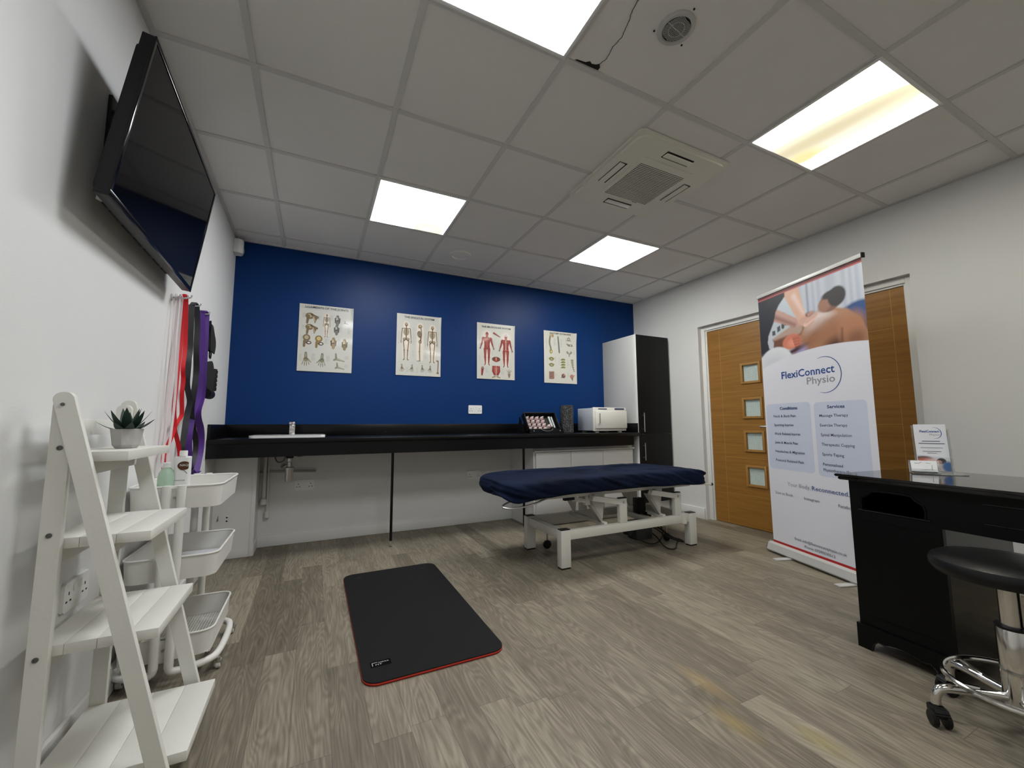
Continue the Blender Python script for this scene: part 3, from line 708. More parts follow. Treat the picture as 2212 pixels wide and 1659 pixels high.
for ch in list(cup0.children):
    k = ch.copy(); COL.objects.link(k); k.parent = c
c.matrix_world = Matrix.Translation((2.735, -0.30, 0.888)) @ CT @ Matrix.Translation((0.082, -0.035, 0.009)) @ Matrix.Diagonal((1.1, 1.1, 1.25, 1))
c['label'] = 'tallest therapy cup, set alone between the four columns and the pump'; c['group'] = 'therapy cups in the black case'

# ================================================================== POSTERS on the blue wall
def lines(P, x0, x1, y, n, dy, side, col=(150, 150, 148)):
    for k in range(n):
        w = random.uniform(0.45, 1.0)*(x1-x0)
        if side == 'r': P.cap((x1-w, y-k*dy), (x1, y-k*dy), 0.0007, 0.0007, col, al=0.8)
        else: P.cap((x0, y-k*dy), (x0+w, y-k*dy), 0.0007, 0.0007, col, al=0.8)
BN = (122, 100, 70); BN2 = (186, 168, 132); DKB = (84, 66, 46); RD = (140, 44, 36); RD2 = (178, 92, 78)
def skeleton(P, cx, top, h, view=0, halo=True):
    u = h
    def C(x, y): return (cx+x*u, top-y*u)
    if halo:
        P.cap(C(0, .05), C(0, .5), .08*u, .09*u, (236, 222, 206), soft=.03*u, al=.8); P.cap(C(-.05, .55), C(-.05, .95), .05*u, .03*u, (236, 222, 206), soft=.03*u, al=.7); P.cap(C(.05, .55), C(.05, .95), .05*u, .03*u, (236, 222, 206), soft=.03*u, al=.7)
    if view == 1:   # side view
        P.ell(C(0, .055), .052*u, .045*u, BN); P.ell(C(-.02, .085), .03*u, .025*u, BN); P.ell(C(.0, .05), .035*u, .028*u, BN2)
        P.cap(C(.02, .1), C(.035, .25), .012*u, .016*u, BN); P.ell(C(-.015, .27), .062*u, .09*u, DKB, rot=.2)
        for k in range(6): P.cap(C(-.065, .22+k*.022), C(.03, .20+k*.022), .004*u, .004*u, BN2)
        P.cap(C(.03, .3), C(.01, .45), .018*u, .02*u, BN); P.ell(C(.0, .47), .038*u, .045*u, DKB); P.ell(C(.0, .47), .02*u, .02*u, BN2)
        P.cap(C(-.005, .5), C(-.01, .72), .013*u, .014*u, BN); P.ell(C(-.012, .73), .02*u, .018*u, BN); P.cap(C(-.01, .74), C(.0, .95), .014*u, .012*u, BN); P.cap(C(.01, .975), C(-.08, .985), .012*u, .006*u, BN)
        return
    P.ell(C(0, .052), .040*u, .050*u, BN); P.ell(C(0, .045), .028*u, .030*u, BN2); P.ell(C(-.014, .06), .008*u, .008*u, DKB); P.ell(C(.014, .06), .008*u, .008*u, DKB); P.ell(C(0, .09), .02*u, .012*u, DKB)
    P.cap(C(0, .1), C(0, .46), .011*u, .014*u, DKB)
    P.cap(C(-.10, .16), C(.10, .16), .010*u, .010*u, BN)
    P.ell(C(0, .25), .075*u, .098*u, BN, al=.8)
    for k in range(7):
        w = .045+.03*sin(pi*(k+1)/8)
        for s_ in (-1, 1): P.cap(C(0, .18+k*.023), C(s_*w, .19+k*.024), .0035*u, .0035*u, BN2)
    P.cap(C(0, .17), C(0, .33), .009*u, .008*u, DKB)
    for s_ in (-1, 1):
        P.cap(C(s_*.10, .165), C(s_*.118, .33), .012*u, .010*u, BN); P.cap(C(s_*.12, .34), C(s_*.13, .47), .010*u, .007*u, BN); P.cap(C(s_*.13, .49), C(s_*.125, .55), .012*u, .006*u, BN)
        P.ell(C(s_*.045, .44), .04*u, .035*u, BN); P.ell(C(s_*.045, .435), .022*u, .017*u, BN2); P.ell(C(s_*.05, .48), .022*u, .018*u, DKB)
        P.cap(C(s_*.068, .5), C(s_*.045, .72), .014*u, .012*u, BN); P.ell(C(s_*.045, .73), .021*u, .02*u, BN); P.cap(C(s_*.045, .75), C(s_*.04, .95), .014*u, .010*u, BN); P.cap(C(s_*.04, .965), C(s_*.06, .985), .014*u, .014*u, BN)
def muscle(P, cx, top, h, back=False):
    u = h
    def C(x, y): return (cx+x*u, top-y*u)
    P.cap(C(0, .1), C(0, .9), .16*u, .08*u, (238, 222, 214), soft=.08*u, al=.7)
    P.ell(C(0, .055), .047*u, .058*u, RD)
    if back: P.ell(C(0, .035), .046*u, .032*u, (206, 204, 206))
    P.cap(C(0, .09), C(0, .16), .034*u, .04*u, RD2)
    P.poly([C(-.12, .16), C(.12, .16), C(.125, .2), C(.085, .36), (C(.095, .50)), C(-.095, .50), C(-.085, .36), C(-.125, .2)], RD)
    P.cap(C(0, .15), C(0, .46), .010*u, .012*u, RD2 if not back else (222, 200, 180))
    for s_ in (-1, 1):
        P.ell(C(s_*.115, .19), .04*u, .038*u, RD); P.ell(C(s_*.055, .215), .045*u, .026*u, RD2, al=.5)
        P.cap(C(s_*.13, .2), C(s_*.16, .34), .034*u, .026*u, RD); P.cap(C(s_*.165, .35), C(s_*.205, .47), .028*u, .014*u, RD); P.ell(C(s_*.213, .495), .024*u, .024*u, (110, 62, 58))
        P.ell(C(s_*.05, .5), .052*u, .045*u, RD if not back else (200, 96, 88)); P.cap(C(s_*.058, .52), C(s_*.06, .72), .05*u, .032*u, RD); P.cap(C(s_*.055, .54), C(s_*.06, .68), .008*u, .005*u, RD2)
        P.cap(C(s_*.06, .75), C(s_*.052, .94), .037*u, .016*u, RD); P.cap(C(s_*.07, .77), C(s_*.06, .88), .007*u, .004*u, RD2)
        P.cap(C(s_*.052, .95), C(s_*.075, .985), .016*u, .014*u, (120, 70, 62))
    for k in range(4): P.cap(C(-.05, .28+k*.035), C(.05, .28+k*.035), .003*u, .003*u, RD2)
def handfig(P, cx, cy, u, flip=1, col=BN):
    P.cap((cx-.01*flip*u, cy+.48*u), (cx, cy+.12*u), .085*u, .10*u, col); P.cap((cx-.0*u, cy+.46*u), (cx, cy+.15*u), .02*u, .02*u, (210, 200, 175))
    P.ell((cx, cy), .16*u, .17*u, col)
    for k in range(4):
        a = -pi/2+(k-1.5)*.17; x0 = cx+(k-1.5)*.09*u
        P.cap((x0, cy-.05*u), (x0+cos(a)*.42*u, cy+sin(a)*(.5 if k in (1, 2) else .42)*u), .035*u, .02*u, col); P.cap((x0, cy-.02*u), (x0+cos(a)*.2*u, cy-.24*u), .010*u, .010*u, (215, 205, 180))
    P.cap((cx+flip*.12*u, cy+.05*u), (cx+flip*.36*u, cy-.22*u), .04*u, .022*u, col)
def jointfig(P, cx, cy, u, kind=0, c1=BN, c2=BN2):
    if kind == 0:
        P.cap((cx, cy+.4*u), (cx, cy+.1*u), .12*u, .2*u, c1); P.cap((cx, cy-.1*u), (cx, cy-.42*u), .2*u, .11*u, c1); P.cap((cx-.2*u, cy+.2*u), (cx-.17*u, cy-.2*u), .05*u, .05*u, DKB); P.cap((cx+.2*u, cy+.2*u), (cx+.17*u, cy-.2*u), .05*u, .05*u, DKB)
        P.cap((cx-.05*u, cy+.3*u), (cx-.05*u, cy+.08*u), .04*u, .07*u, c2); P.ell((cx, cy), .13*u, .05*u, (70, 50, 36))
    elif kind == 1:
        P.ell((cx-.1*u, cy+.12*u), .28*u, .22*u, c1); P.ell((cx-.12*u, cy+.14*u), .16*u, .12*u, c2); P.cap((cx-.2*u, cy+.1*u), (cx-.26*u, cy-.38*u), .1*u, .07*u, c1); P.cap((cx, cy+.22*u), (cx+.38*u, cy+.05*u), .06*u, .08*u, DKB)
        P.poly([(cx+.05*u, cy+.2*u), (cx+.42*u, cy+.1*u), (cx+.22*u, cy-.4*u)], c1); P.cap((cx+.12*u, cy+.05*u), (cx+.24*u, cy-.22*u), .05*u, .03*u, c2)
    elif kind == 2:
        P.ell((cx-.05*u, cy+.24*u), .26*u, .26*u, c1); P.ell((cx-.05*u, cy+.26*u), .15*u, .15*u, c2); P.ell((cx+.1*u, cy-.14*u), .2*u, .14*u, DKB); P.ell((cx+.12*u, cy-.14*u), .1*u, .06*u, (225, 222, 215)); P.cap((cx-.18*u, cy-.05*u), (cx-.2*u, cy-.42*u), .1*u, .08*u, c1)
    elif kind == 3:
        P.cap((cx-.2*u, cy+.4*u), (cx-.16*u, cy-.02*u), .06*u, .09*u, c1); P.cap((cx-.16*u, cy-.04*u), (cx+.5*u, cy-.22*u), .11*u, .03*u, c1); P.ell((cx-.3*u, cy-.12*u), .09*u, .09*u, c1); P.cap((cx-.1*u, cy-.03*u), (cx+.3*u, cy-.15*u), .025*u, .015*u, c2)
def poster(x0, x1, z0, z1, title, painter, label, tsize, tcol=None, ty=0.945, twid=0.80, tx0=None):
    t = thing('anatomy_poster', label, 'poster', (x0, -0.006, z0), group='laminated anatomy posters on the blue wall')
    w, h = x1-x0, z1-z0
    P = Paint(w, h, 300, (206, 205, 196))
    random.seed(hash(len(title)) & 255); painter(P)
    Mx = quadM((0, 0, 0), (1, 0, 0), (0, 0, 1))
    ph = random.uniform(0, 6)
    def curl(X, Y): return 0.0018*np.sin(X*9+ph)*np.sin(Y*7+ph)+0.002+0.012*np.clip((X/w-0.93)/0.07, 0, 1)**2*np.clip((Y/h-.8)/.2, 0, 1)
    P.build('printed_sheet', Mx, PRINTG, t, curl=curl)
    b = bmesh.new(); text(b, title, tsize, Mx @ Matrix.Translation((0, 0, 0.0052)), tx0 or w/2, h*ty, width=w*twid, align='C', bold=0.0002); link('title_lettering', b, INK, t, smooth=False)
def p_lig(P):
    w, h = P.w, P.h
    skeleton(P, .50*w, .88*h, .36*h)
    jointfig(P, .22*w, .80*h, .29*w, 1); jointfig(P, .22*w, .635*h, .27*w, 1)
    jointfig(P, .70*w, .79*h, .22*w, 0, (110, 108, 104), (190, 190, 186)); jointfig(P, .69*w, .645*h, .21*w, 0, (110, 108, 104), (190, 190, 186)); jointfig(P, .86*w, .765*h, .05*w*2, 3, (110, 108, 104), (190, 190, 186))
    jointfig(P, .16*w, .45*h, .26*w, 2); jointfig(P, .38*w, .445*h, .26*w, 2, (140, 110, 60), (206, 186, 120))
    jointfig(P, .64*w, .44*h, .23*w, 0, (150, 124, 84), (212, 198, 160)); jointfig(P, .85*w, .43*h, .23*w, 0, (140, 120, 70), (206, 190, 130))
    handfig(P, .15*w, .175*h, .26*w, 1, (120, 112, 84)); handfig(P, .44*w, .17*h, .26*w, -1, (104, 112, 84))
    jointfig(P, .74*w, .21*h, .24*w, 3, (138, 132, 112), (200, 196, 176)); jointfig(P, .76*w, .085*h, .20*w, 3, (138, 132, 112), (200, 196, 176))
    for (a, c_, y, n) in ((.06, .13, .86, 8), (.33, .42, .84, 7), (.06, .13, .68, 7), (.56, .63, .86, 9), (.75, .80, .70, 10), (.90, .97, .70, 12), (.04, .10, .52, 9), (.48, .55, .50, 9), (.72, .78, .5, 9), (.91, .97, .5, 9), (.03, .09, .25, 12), (.25, .33, .26, 12), (.52, .60, .24, 10), (.86, .96, .25, 6), (.86, .96, .12, 5)):
        lines(P, a*w, c_*w, y*h, n, .009*h, 'l')
def p_skel(P):
    w, h = P.w, P.h
    skeleton(P, .21*w, .86*h, .62*h); skeleton(P, .52*w, .85*h, .62*h, 1); skeleton(P, .80*w, .84*h, .62*h)
    for k, x in enumerate((.13, .35, .58, .76)): handfig(P, x*w, .115*h, .16*w, (1, -1, 1, -1)[k], (104, 108, 90) if k else BN)
    P.cap((.945*w, .25*h), (.935*w, .07*h), .012*w, .012*w, BN); P.ell((.925*w, .26*h), .03*w, .012*h, BN); P.ell((.935*w, .06*h), .03*w, .016*h, BN)
    for (a, c_, y, n) in ((.03, .09, .70, 18), (.35, .42, .78, 24), (.62, .68, .72, 20), (.92, .98, .74, 22), (.62, .67, .40, 10), (.35, .41, .4, 8), (.05, .2, .215, 1), (.3, .45, .21, 1), (.5, .66, .205, 1), (.7, .85, .2, 1), (.22, .28, .14, 8), (.45, .5, .14, 8), (.66, .70, .13, 8)):
        lines(P, a*w, c_*w, y*h, n, .012*h, 'l')
def p_musc(P):
    w, h = P.w, P.h
    muscle(P, .26*w, .84*h, .60*h); muscle(P, .76*w, .82*h, .60*h, True)
    P.cap((.44*w, .83*h), (.60*w, .77*h), .025*w, .010*w, RD)
    P.ell((.5*w, .36*h), .11*w, .045*h, (70, 74, 40)); P.ell((.5*w, .355*h), .075*w, .045*h, RD); P.ell((.5*w, .365*h), .012*w, .03*h, (205, 180, 150))
    P.poly([(.40*w, .24*h), (.60*w, .24*h), (.61*w, .14*h), (.56*w, .07*h), (.44*w, .07*h), (.39*w, .14*h)], RD); P.ell((.5*w, .15*h), .06*w, .05*h, RD2, al=.7); P.cap((.5*w, .23*h), (.5*w, .06*h), .008*w, .008*w, (215, 190, 180))
    for s_ in (-1, 1): P.cap((.5*w+s_*.03*w, .05*h), (.5*w+s_*.10*w, .03*h), .02*w, .014*w, (150, 134, 108)); P.ell((.5*w+s_*.045*w, .2*h), .02*w, .03*h, RD2)
    P.cap((.145*w, .19*h), (.13*w, .07*h), .035*w, .02*w, RD); P.ell((.145*w, .20*h), .03*w, .02*h, (150, 130, 112))
    P.cap((.85*w, .05*h), (.85*w, .10*h), .02*w, .035*w, (140, 110, 96))
    for k in range(5): P.cap((.85*w, .11*h), (.85*w+(k-2)*.035*w, (.19-.01*abs(k-2))*h), .010*w, .006*w, (160, 150, 136))
    for (a, c_, y, n) in ((.04, .11, .72, 18), (.42, .48, .70, 16), (.56, .61, .66, 14), (.90, .96, .66, 16), (.05, .1, .4, 8), (.38, .43, .5, 6), (.22, .3, .2, 8), (.64, .72, .2, 10)):
        lines(P, a*w, c_*w, y*h, n, .012*h, 'l')
def p_spine(P):
    w, h = P.w, P.h
    pts = [(.20, .93), (.185, .86), (.17, .80), (.175, .74), (.20, .68), (.215, .64)]
    for (a, b_), (c_, d_) in zip(pts, pts[1:]): P.cap((a*w, b_*h), (c_*w, d_*h), .022*w, .022*w, (124, 118, 96))
    P.ell((.24*w, .92*h), .07*w, .028*h, BN2); P.ell((.27*w, .905*h), .03*w, .03*h, (176, 140, 110)); P.ell((.21*w, .605*h), .045*w, .045*h, (150, 136, 64)); P.ell((.215*w, .60*h), .02*w, .02*h, (206, 200, 150))
    P.cap((.43*w, .90*h), (.46*w, .62*h), .018*w, .024*w, (112, 118, 116)); P.cap((.46*w, .60*h), (.465*w, .575*h), .024*w, .004*w, (112, 118, 116))
    G1, G2 = (128, 124, 112), (206, 204, 196)
    P.ell((.76*w, .87*h), .045*w, .035*h, G1); P.ell((.76*w, .87*h), .02*w, .018*h, G2); P.cap((.69*w, .84*h), (.83*w, .84*h), .009*w, .009*w, G1)
    P.cap((.71*w, .77*h), (.75*w, .75*h), .02*w, .02*w, G1); P.cap((.75*w, .75*h), (.85*w, .75*h), .028*w, .03*w, G1); P.ell((.82*w, .75*h), .02*w, .013*h, G2)
    P.ell((.77*w, .61*h), .085*w, .035*h, G1); P.ell((.77*w, .625*h), .045*w, .03*h, G2); P.cap((.77*w, .60*h), (.77*w, .53*h), .02*w, .012*w, G1); P.ell((.77*w, .595*h), .016*w, .010*h, G2)
    GR = (124, 122, 74)
    for (cx, cy) in ((.22, .46), (.22, .345)): P.ell((cx*w, cy*h), .07*w, .035*h, GR); P.ell((cx*w, cy*h), .03*w, .014*h, (200, 196, 156)); P.cap(((cx-.08)*w, (cy+.01)*h), ((cx+.08)*w, (cy+.012)*h), .008*w, .008*w, GR)
    for k in range(4): P.ell((.58*w, (.46-.05*k)*h), .065*w, .02*h, GR); P.ell((.60*w, (.44-.05*k)*h), .04*w, .008*h, (206, 204, 150)); P.cap((.50*w, (.45-.05*k)*h), (.56*w, (.455-.05*k)*h), .008*w, .008*w, (110, 110, 80))
    for k in range(7): P.ell(((.86+.004*k*k*.4)*w, (.46-.035*k)*h), (.045-.004*k)*w, .016*h, (122, 120, 92)); P.ell(((.865+.004*k*k*.4)*w, (.455-.035*k)*h), .012*w, .005*h, (200, 200, 170))
    PK, PD = (176, 124, 108), (104, 70, 60)
    for k in range(4): P.cap((.16*w, (.20-.035*k)*h), (.28*w, (.205-.035*k)*h), .022*w, .022*w, (150, 116, 102)); P.cap((.16*w, (.184-.035*k)*h), (.28*w, (.187-.035*k)*h), .006*w, .006*w, PD)
    P.ell((.58*w, .145*h), .06*w, .042*h, PD); P.ell((.60*w, .16*h), .03*w, .02*h, PK); P.cap((.52*w, .11*h), (.56*w, .13*h), .012*w, .02*w, (96, 92, 84))
    P.ell((.84*w, .14*h), .06*w, .04*h, PK); P.cap((.85*w, .10*h), (.86*w, .06*h), .02*w, .006*w, PD); P.cap((.86*w, .15*h), (.94*w, .165*h), .02*w, .004*w, PK)
    for (a, c_, y, n) in ((.06, .1, .85, 20), (.30, .38, .86, 14), (.5, .57, .86, 16), (.66, .7, .9, 14), (.9, .96, .66, 10), (.08, .12, .5, 12), (.32, .38, .5, 10), (.44, .48, .48, 14), (.7, .76, .46, 12), (.32, .38, .2, 8), (.7, .76, .2, 8)):
        lines(P, a*w, c_*w, y*h, n, .010*h, 'l')
poster(0.490, 0.932, 1.450, 2.048, 'LIGAMENTS OF THE JOINTS', p_lig, 'laminated ligaments of the joints chart, leftmost of the four posters', 0.026, twid=0.80, ty=.945)
poster(1.325, 1.762, 1.455, 2.058, 'THE SKELETAL SYSTEM', p_skel, 'laminated chart of three standing skeletons on the blue wall', 0.026, twid=0.68, ty=.935)
poster(2.150, 2.590, 1.458, 2.056, 'THE MUSCULAR SYSTEM', p_musc, 'laminated chart of two red muscle figures on the blue wall', 0.026, twid=0.78, ty=.92)
poster(2.962, 3.406, 1.448, 2.050, 'ANATOMY OF THE SPINE', p_spine, 'laminated spine anatomy chart, the poster nearest the tall cabinet', 0.026, twid=0.66, ty=.945)
random.seed(11)

# ================================================================== TELEVISION on the left wall
_k = 0.885
tvc = Vector((0.6495-0.586*_k, -3.951+2.165*_k, 0.98+1.014*_k)); TW = 1.051*_k; TH = TW*9/16; ya, ti = -0.023, 0.137
tL = Vector((sin(ya), cos(ya), 0)); tN = Vector((cos(ya), -sin(ya), 0)); tU = (Vector((0, 0, 1))*cos(ti)+tN*sin(ti)).normalized()
tv = thing('television', 'black flat television on a wall bracket, tilted down from left wall', 'television', (0.0, tvc.y, 1.60))
TM = Matrix.Translation((0, -tvc.y, -1.60)) @ quadM(tvc, tL, tU)      # local x along wall, y up the screen, z out of the screen
b = bmesh.new(); prism(b, rrect(TW, TH, 0.006), -0.030, -0.001, M=TM); prism(b, rrect(TW-0.05, TH-0.04, 0.02), -0.045, -0.030, M=TM)
shell = link('shell', b, TVB, tv)
b = bmesh.new(); bw = 0.013
for (x0, x1, y0, y1) in ((-TW/2, TW/2, TH/2-bw, TH/2), (-TW/2, TW/2, -TH/2, -TH/2+bw*1.5), (-TW/2, -TW/2+bw, -TH/2+bw*1.5, TH/2-bw), (TW/2-bw, TW/2, -TH/2+bw*1.5, TH/2-bw)):
    box(b, x0, x1, y0, y1, -0.001, 0.004, bev=0.001, M=TM)
link('bezel', b, BLKG, tv)
b = bmesh.new(); box(b, -TW/2+bw, TW/2-bw, -TH/2+bw*1.5, TH/2-bw, -0.001, 0.0015, M=TM); link('screen', b, SCREEN, tv, smooth=False)
b = bmesh.new(); prism(b, [(-0.33, -0.18), (-0.30, -0.235), (0.30, -0.235), (0.33, -0.18), (0.26, 0.14), (-0.26, 0.14)], -0.075, -0.045, M=TM); bmesh.ops.bevel(b, geom=b.edges[:], offset=0.008, segments=2, affect='EDGES'); rear = link('rear_housing', b, TVB, tv)
for k in range(6):
    b = bmesh.new(); box(b, -0.27+k*0.105, -0.20+k*0.105, -0.2365, -0.232, -0.066, -0.056, M=TM); link('cooling_slot', b, DARK, rear, smooth=False)
for k, yy in enumerate((-0.06, -0.10, -0.14)):
    b = bmesh.new(); box(b, -0.345, -0.331, yy, yy+0.018, -0.066, -0.052, bev=0.002, M=TM); plabel(link('cable_port', b, ALU, rear), 'small pale cable socket on the back edge')
b = bmesh.new(); lathe(b, [(0, 0.02), (0.012, 0.02), (0.012, 0)], (0, 0, 0), 14, M=TM @ Matrix.Translation((-0.34, -0.215, -0.06)) @ Matrix.Rotation(pi/2, 4, 'X')); plabel(link('aerial_plug', b, ALU, rear), 'silver aerial plug')
b = bmesh.new(); Tz = Matrix.Translation((0, -tvc.y, -1.60))
box(b, 0.001, 0.010, tvc.y-0.22, tvc.y+0.22, 1.80, 1.835, M=Tz); box(b, 0.001, 0.010, tvc.y-0.22, tvc.y+0.22, 1.95, 1.985, M=Tz)
box(b, 0.001, 0.012, tvc.y-0.24, tvc.y-0.20, 1.74, 2.06, bev=0.002, M=Tz); box(b, 0.001, 0.012, tvc.y+0.20, tvc.y+0.24, 1.74, 2.06, bev=0.002, M=Tz)
link('wall_bracket', b, BLK, tv)
for sx in (-0.2, 0.2):
    b = bmesh.new(); box(b, sx-0.016, sx+0.016, -0.17, 0.20, -0.090, -0.074, bev=0.002, M=TM); tube(b, [TM @ Vector((sx, 0.17, -0.088)), Tz @ Vector((0.010, tvc.y+sx, 2.02))], 0.007, 8); tube(b, [TM @ Vector((sx, -0.05, -0.088)), Tz @ Vector((0.010, tvc.y+sx, 1.80))], 0.007, 8)
    link('mounting_arm', b, BLK, tv)

# ================================================================== RESISTANCE BANDS hanging on left wall
def ribbon(bm, pts, w, x=0.03, amp=0.008, th=0.003, edge=0.0):
    # flat rubber strap following (y, z) points down the wall, with a gentle twist
    P = [Vector((0, p[0], p[1])) for p in pts]
    for _ in range(2):
        Q = [P[0]]
        for i in range(len(P)-1): a, c = P[i], P[i+1]; Q += [a*0.75+c*0.25, a*0.25+c*0.75]
        Q.append(P[-1]); P = Q
    prev = None; n = len(P)
    for i in range(n):
        d = (P[min(i+1, n-1)]-P[max(i-1, 0)]).normalized(); s = Vector((0, -d.z, d.y))
        tw = edge+0.38*sin(i*0.16+pts[0][0]*7); s = s*cos(tw)+Vector((1, 0, 0))*sin(tw)
        nn = d.cross(s).normalized(); c = P[i]+Vector((x+amp*sin(i*0.11), 0, 0))
        R = [bm.verts.new(c+s*w/2+nn*th/2), bm.verts.new(c-s*w/2+nn*th/2), bm.verts.new(c-s*w/2-nn*th/2), bm.verts.new(c+s*w/2-nn*th/2)]
        if prev:
            for k in range(4): bm.faces.new((prev[k], prev[(k+1) % 4], R[(k+1) % 4], R[k]))
        else: bm.faces.new(R)
        prev = R
    bm.faces.new(prev[::-1])
def band(name, label, col, strands, w, hook, rough=0.45, group='exercise bands on the left wall', m=None):
    m = m or mat('band_'+name, col, rough)
    b = bmesh.new()
    for k, s_ in enumerate(strands): ribbon(b, s_, w, x=0.032+0.005*k, amp=0.003, edge=1.25)
    hy, hz = hook
    # loop over the hook joins the strand tops
    a0, a1 = strands[0][0], strands[-1][0]
    pts = [(0.032, a0[0], a0[1]), (0.034, (a0[0]*2+a1[0])/3, hz+0.010), (0.036, (a0[0]+a1[0]*2)/3, hz+0.010), (0.037, a1[0], a1[1])]
    for q, r_ in zip(pts, pts[1:]):
        pa, pb = Vector(q), Vector(r_); d = (pb-pa).normalized(); up = Vector((0, -d.z, d.y))
        vs = [pa+up*0.003+Vector((w/2, 0, 0)), pa+up*0.003-Vector((w/2-0.004, 0, 0)), pa-up*0.003-Vector((w/2-0.004, 0, 0)), pa-up*0.003+Vector((w/2, 0, 0))]
        ws = [v_+(pb-pa) for v_ in vs]; A = [b.verts.new(v_) for v_ in vs]; B = [b.verts.new(v_) for v_ in ws]
        for k in range(4): b.faces.new((A[k], A[(k+1) % 4], B[(k+1) % 4], B[k]))
        b.faces.new(A); b.faces.new(B[::-1])
    # loop at the bottom
    e0, e1 = strands[0][-1], strands[-1][-1]
    if name != 'red': ribbon(b, [e0, ((e0[0]+e1[0])/2, min(e0[1], e1[1])-0.02), e1], w, x=0.034, edge=1.25)
    c = Vector((0.024, hy, min(e0[1], e1[1])))
    for v_ in b.verts: v_.co -= c
    o = link('exercise_band', b, m, loc=c); tag(o, label, 'exercise band', group)
    hk = bmesh.new(); tube(hk, [(0.0005, 0, -0.004), (0.056, 0, -0.004), (0.064, 0, 0.004), (0.064, 0, 0.012)], 0.004, 8, smooth_path=1); lathe(hk, [(0, 0.004), (0.016, 0.004), (0.018, 0.0)], n=16, M=quadM((0.0005, 0, -0.004), (0, 1, 0), (0, 0, 1)))
    ho = link('wall_hook', hk, mat('clear_hook', (0.62, 0.62, 0.62), 0.2), loc=(0, hy, hz))
    return ho
redA = [(-1.462, 1.625), (-1.445, 1.477), (-1.442, 1.381), (-1.458, 1.282), (-1.467, 1.155), (-1.473, 1.061), (-1.433, 0.981), (-1.452, 0.938), (-1.514, 0.879), (-1.559, 0.841), (-1.525, 0.774)]
redB = [(-1.425, 1.628), (-1.403, 1.487), (-1.384, 1.371), (-1.401, 1.29), (-1.399, 1.257), (-1.372, 1.214), (-1.38, 1.142), (-1.349, 1.065), (-1.339, 1.027), (-1.416, 0.994), (-1.439, 0.962), (-1.386, 0.917), (-1.343, 0.871), (-1.318, 0.818), (-1.329, 0.774)]
tag(band('red', 'bright red exercise band hanging from a hook on left wall', rgb(205, 22, 34), [redA, redB], 0.018, (-1.443, 1.625)), 'clear wall hook holding the red exercise band', 'wall hook', 'clear wall hooks for the bands')
blA = [(-1.297, 1.622), (-1.292, 1.512), (-1.271, 1.39), (-1.292, 1.332), (-1.29, 1.277), (-1.292, 1.195), (-1.232, 1.152), (-1.182, 1.107), (-1.217, 1.05), (-1.235, 0.981), (-1.249, 0.9), (-1.26, 0.854), (-1.23, 0.78), (-1.17, 0.735)]
blB = [(-1.222, 1.635), (-1.181, 1.536), (-1.181, 1.391), (-1.14, 1.289), (-1.154, 1.194), (-1.173, 1.121), (-1.183, 1.064), (-1.141, 1.002), (-1.086, 0.945), (-1.016, 0.892), (-1.01, 0.818), (-1.061, 0.757), (-1.098, 0.746)]
tag(band('black', 'wide black exercise band hanging between the red and purple ones', (0.014, 0.014, 0.018), [blA, blB], 0.027, (-1.26, 1.632)), 'clear wall hook holding the black exercise band', 'wall hook', 'clear wall hooks for the bands')
puA = [(-1.096, 1.639), (-1.053, 1.489), (-1.036, 1.377), (-1.034, 1.264), (-1.031, 1.151), (-1.121, 1.074), (-1.15, 1.037), (-1.152, 0.995), (-1.167, 0.911), (-1.132, 0.826), (-1.078, 0.723)]
puB = [(-1.010, 1.642), (-0.993, 1.384), (-0.984, 1.193), (-0.996, 1.131), (-1.065, 1.068), (-1.037, 1.018), (-0.949, 0.965), (-0.903, 0.888), (-0.906, 0.812), (-0.966, 0.712)]
tag(band('purple', 'purple exercise band hanging beside the black strap with buckles', rgb(82, 44, 130), [puA, puB], 0.036, (-1.05, 1.640)), 'clear wall hook holding the purple exercise band', 'wall hook', 'clear wall hooks for the bands')
pkA = [(-1.524, 1.60), (-1.547, 1.392), (-1.554, 1.269), (-1.565, 1.087), (-1.574, 0.94), (-1.574, 0.796)]
pkB = [(-1.49, 1.60), (-1.50, 1.392), (-1.50, 1.269), (-1.49, 1.087), (-1.51, 0.94), (-1.53, 0.796)]
tag(band('pink', 'thin pale translucent pink band hanging left of the red one', rgb(214, 200, 202), [pkA, pkB], 0.010, (-1.505, 1.605)), 'clear wall hook holding the pale pink band', 'wall hook', 'clear wall hooks for the bands')
# black suspension strap with buckles
st = thing('suspension_strap', 'black strap bundle with buckles and ribbed grips, rightmost on left wall', 'strap', (0.0, -0.86, 1.14))
Ts = Matrix.Translation((0, 0.86, -1.14)); NY_ = mat('black_nylon', (0.010, 0.010, 0.011), 0.8, bump=0.4, bscale=300)
b = bmesh.new()
for k, off in enumerate((0, 0.03, -0.03)):
    ribbon(b, [(-0.925+off*.3, 1.60), (-0.90+off, 1.55), (-0.875+off*1.5, 1.50), (-0.885+off, 1.44)], 0.045, x=0.03+0.012*k, th=0.006)
ribbon(b, [(-0.93, 1.60), (-0.95, 1.45), (-0.94, 1.30), (-0.93, 1.22)], 0.03, x=0.025, th=0.006)
ribbon(b, [(-0.86, 1.38), (-0.85, 1.33), (-0.86, 1.26), (-0.85, 1.20)], 0.07, x=0.04, th=0.008)
bmesh.ops.transform(b, matrix=Ts, verts=b.verts[:]); link('webbing', b, NY_, st)
b = bmesh.new(); tube(b, [(0.045, -0.875+0.022*cos(a*pi/8), 1.425+0.028*sin(a*pi/8)) for a in range(16)], 0.004, 6, closed=True)
for (yy, zz) in ((-0.93, 1.605), (-0.895, 1.615), (-0.865, 1.595)): tube(b, [(0.04, yy+0.014*cos(a*pi/6), zz+0.016*sin(a*pi/6)) for a in range(12)], 0.003, 6, closed=True)
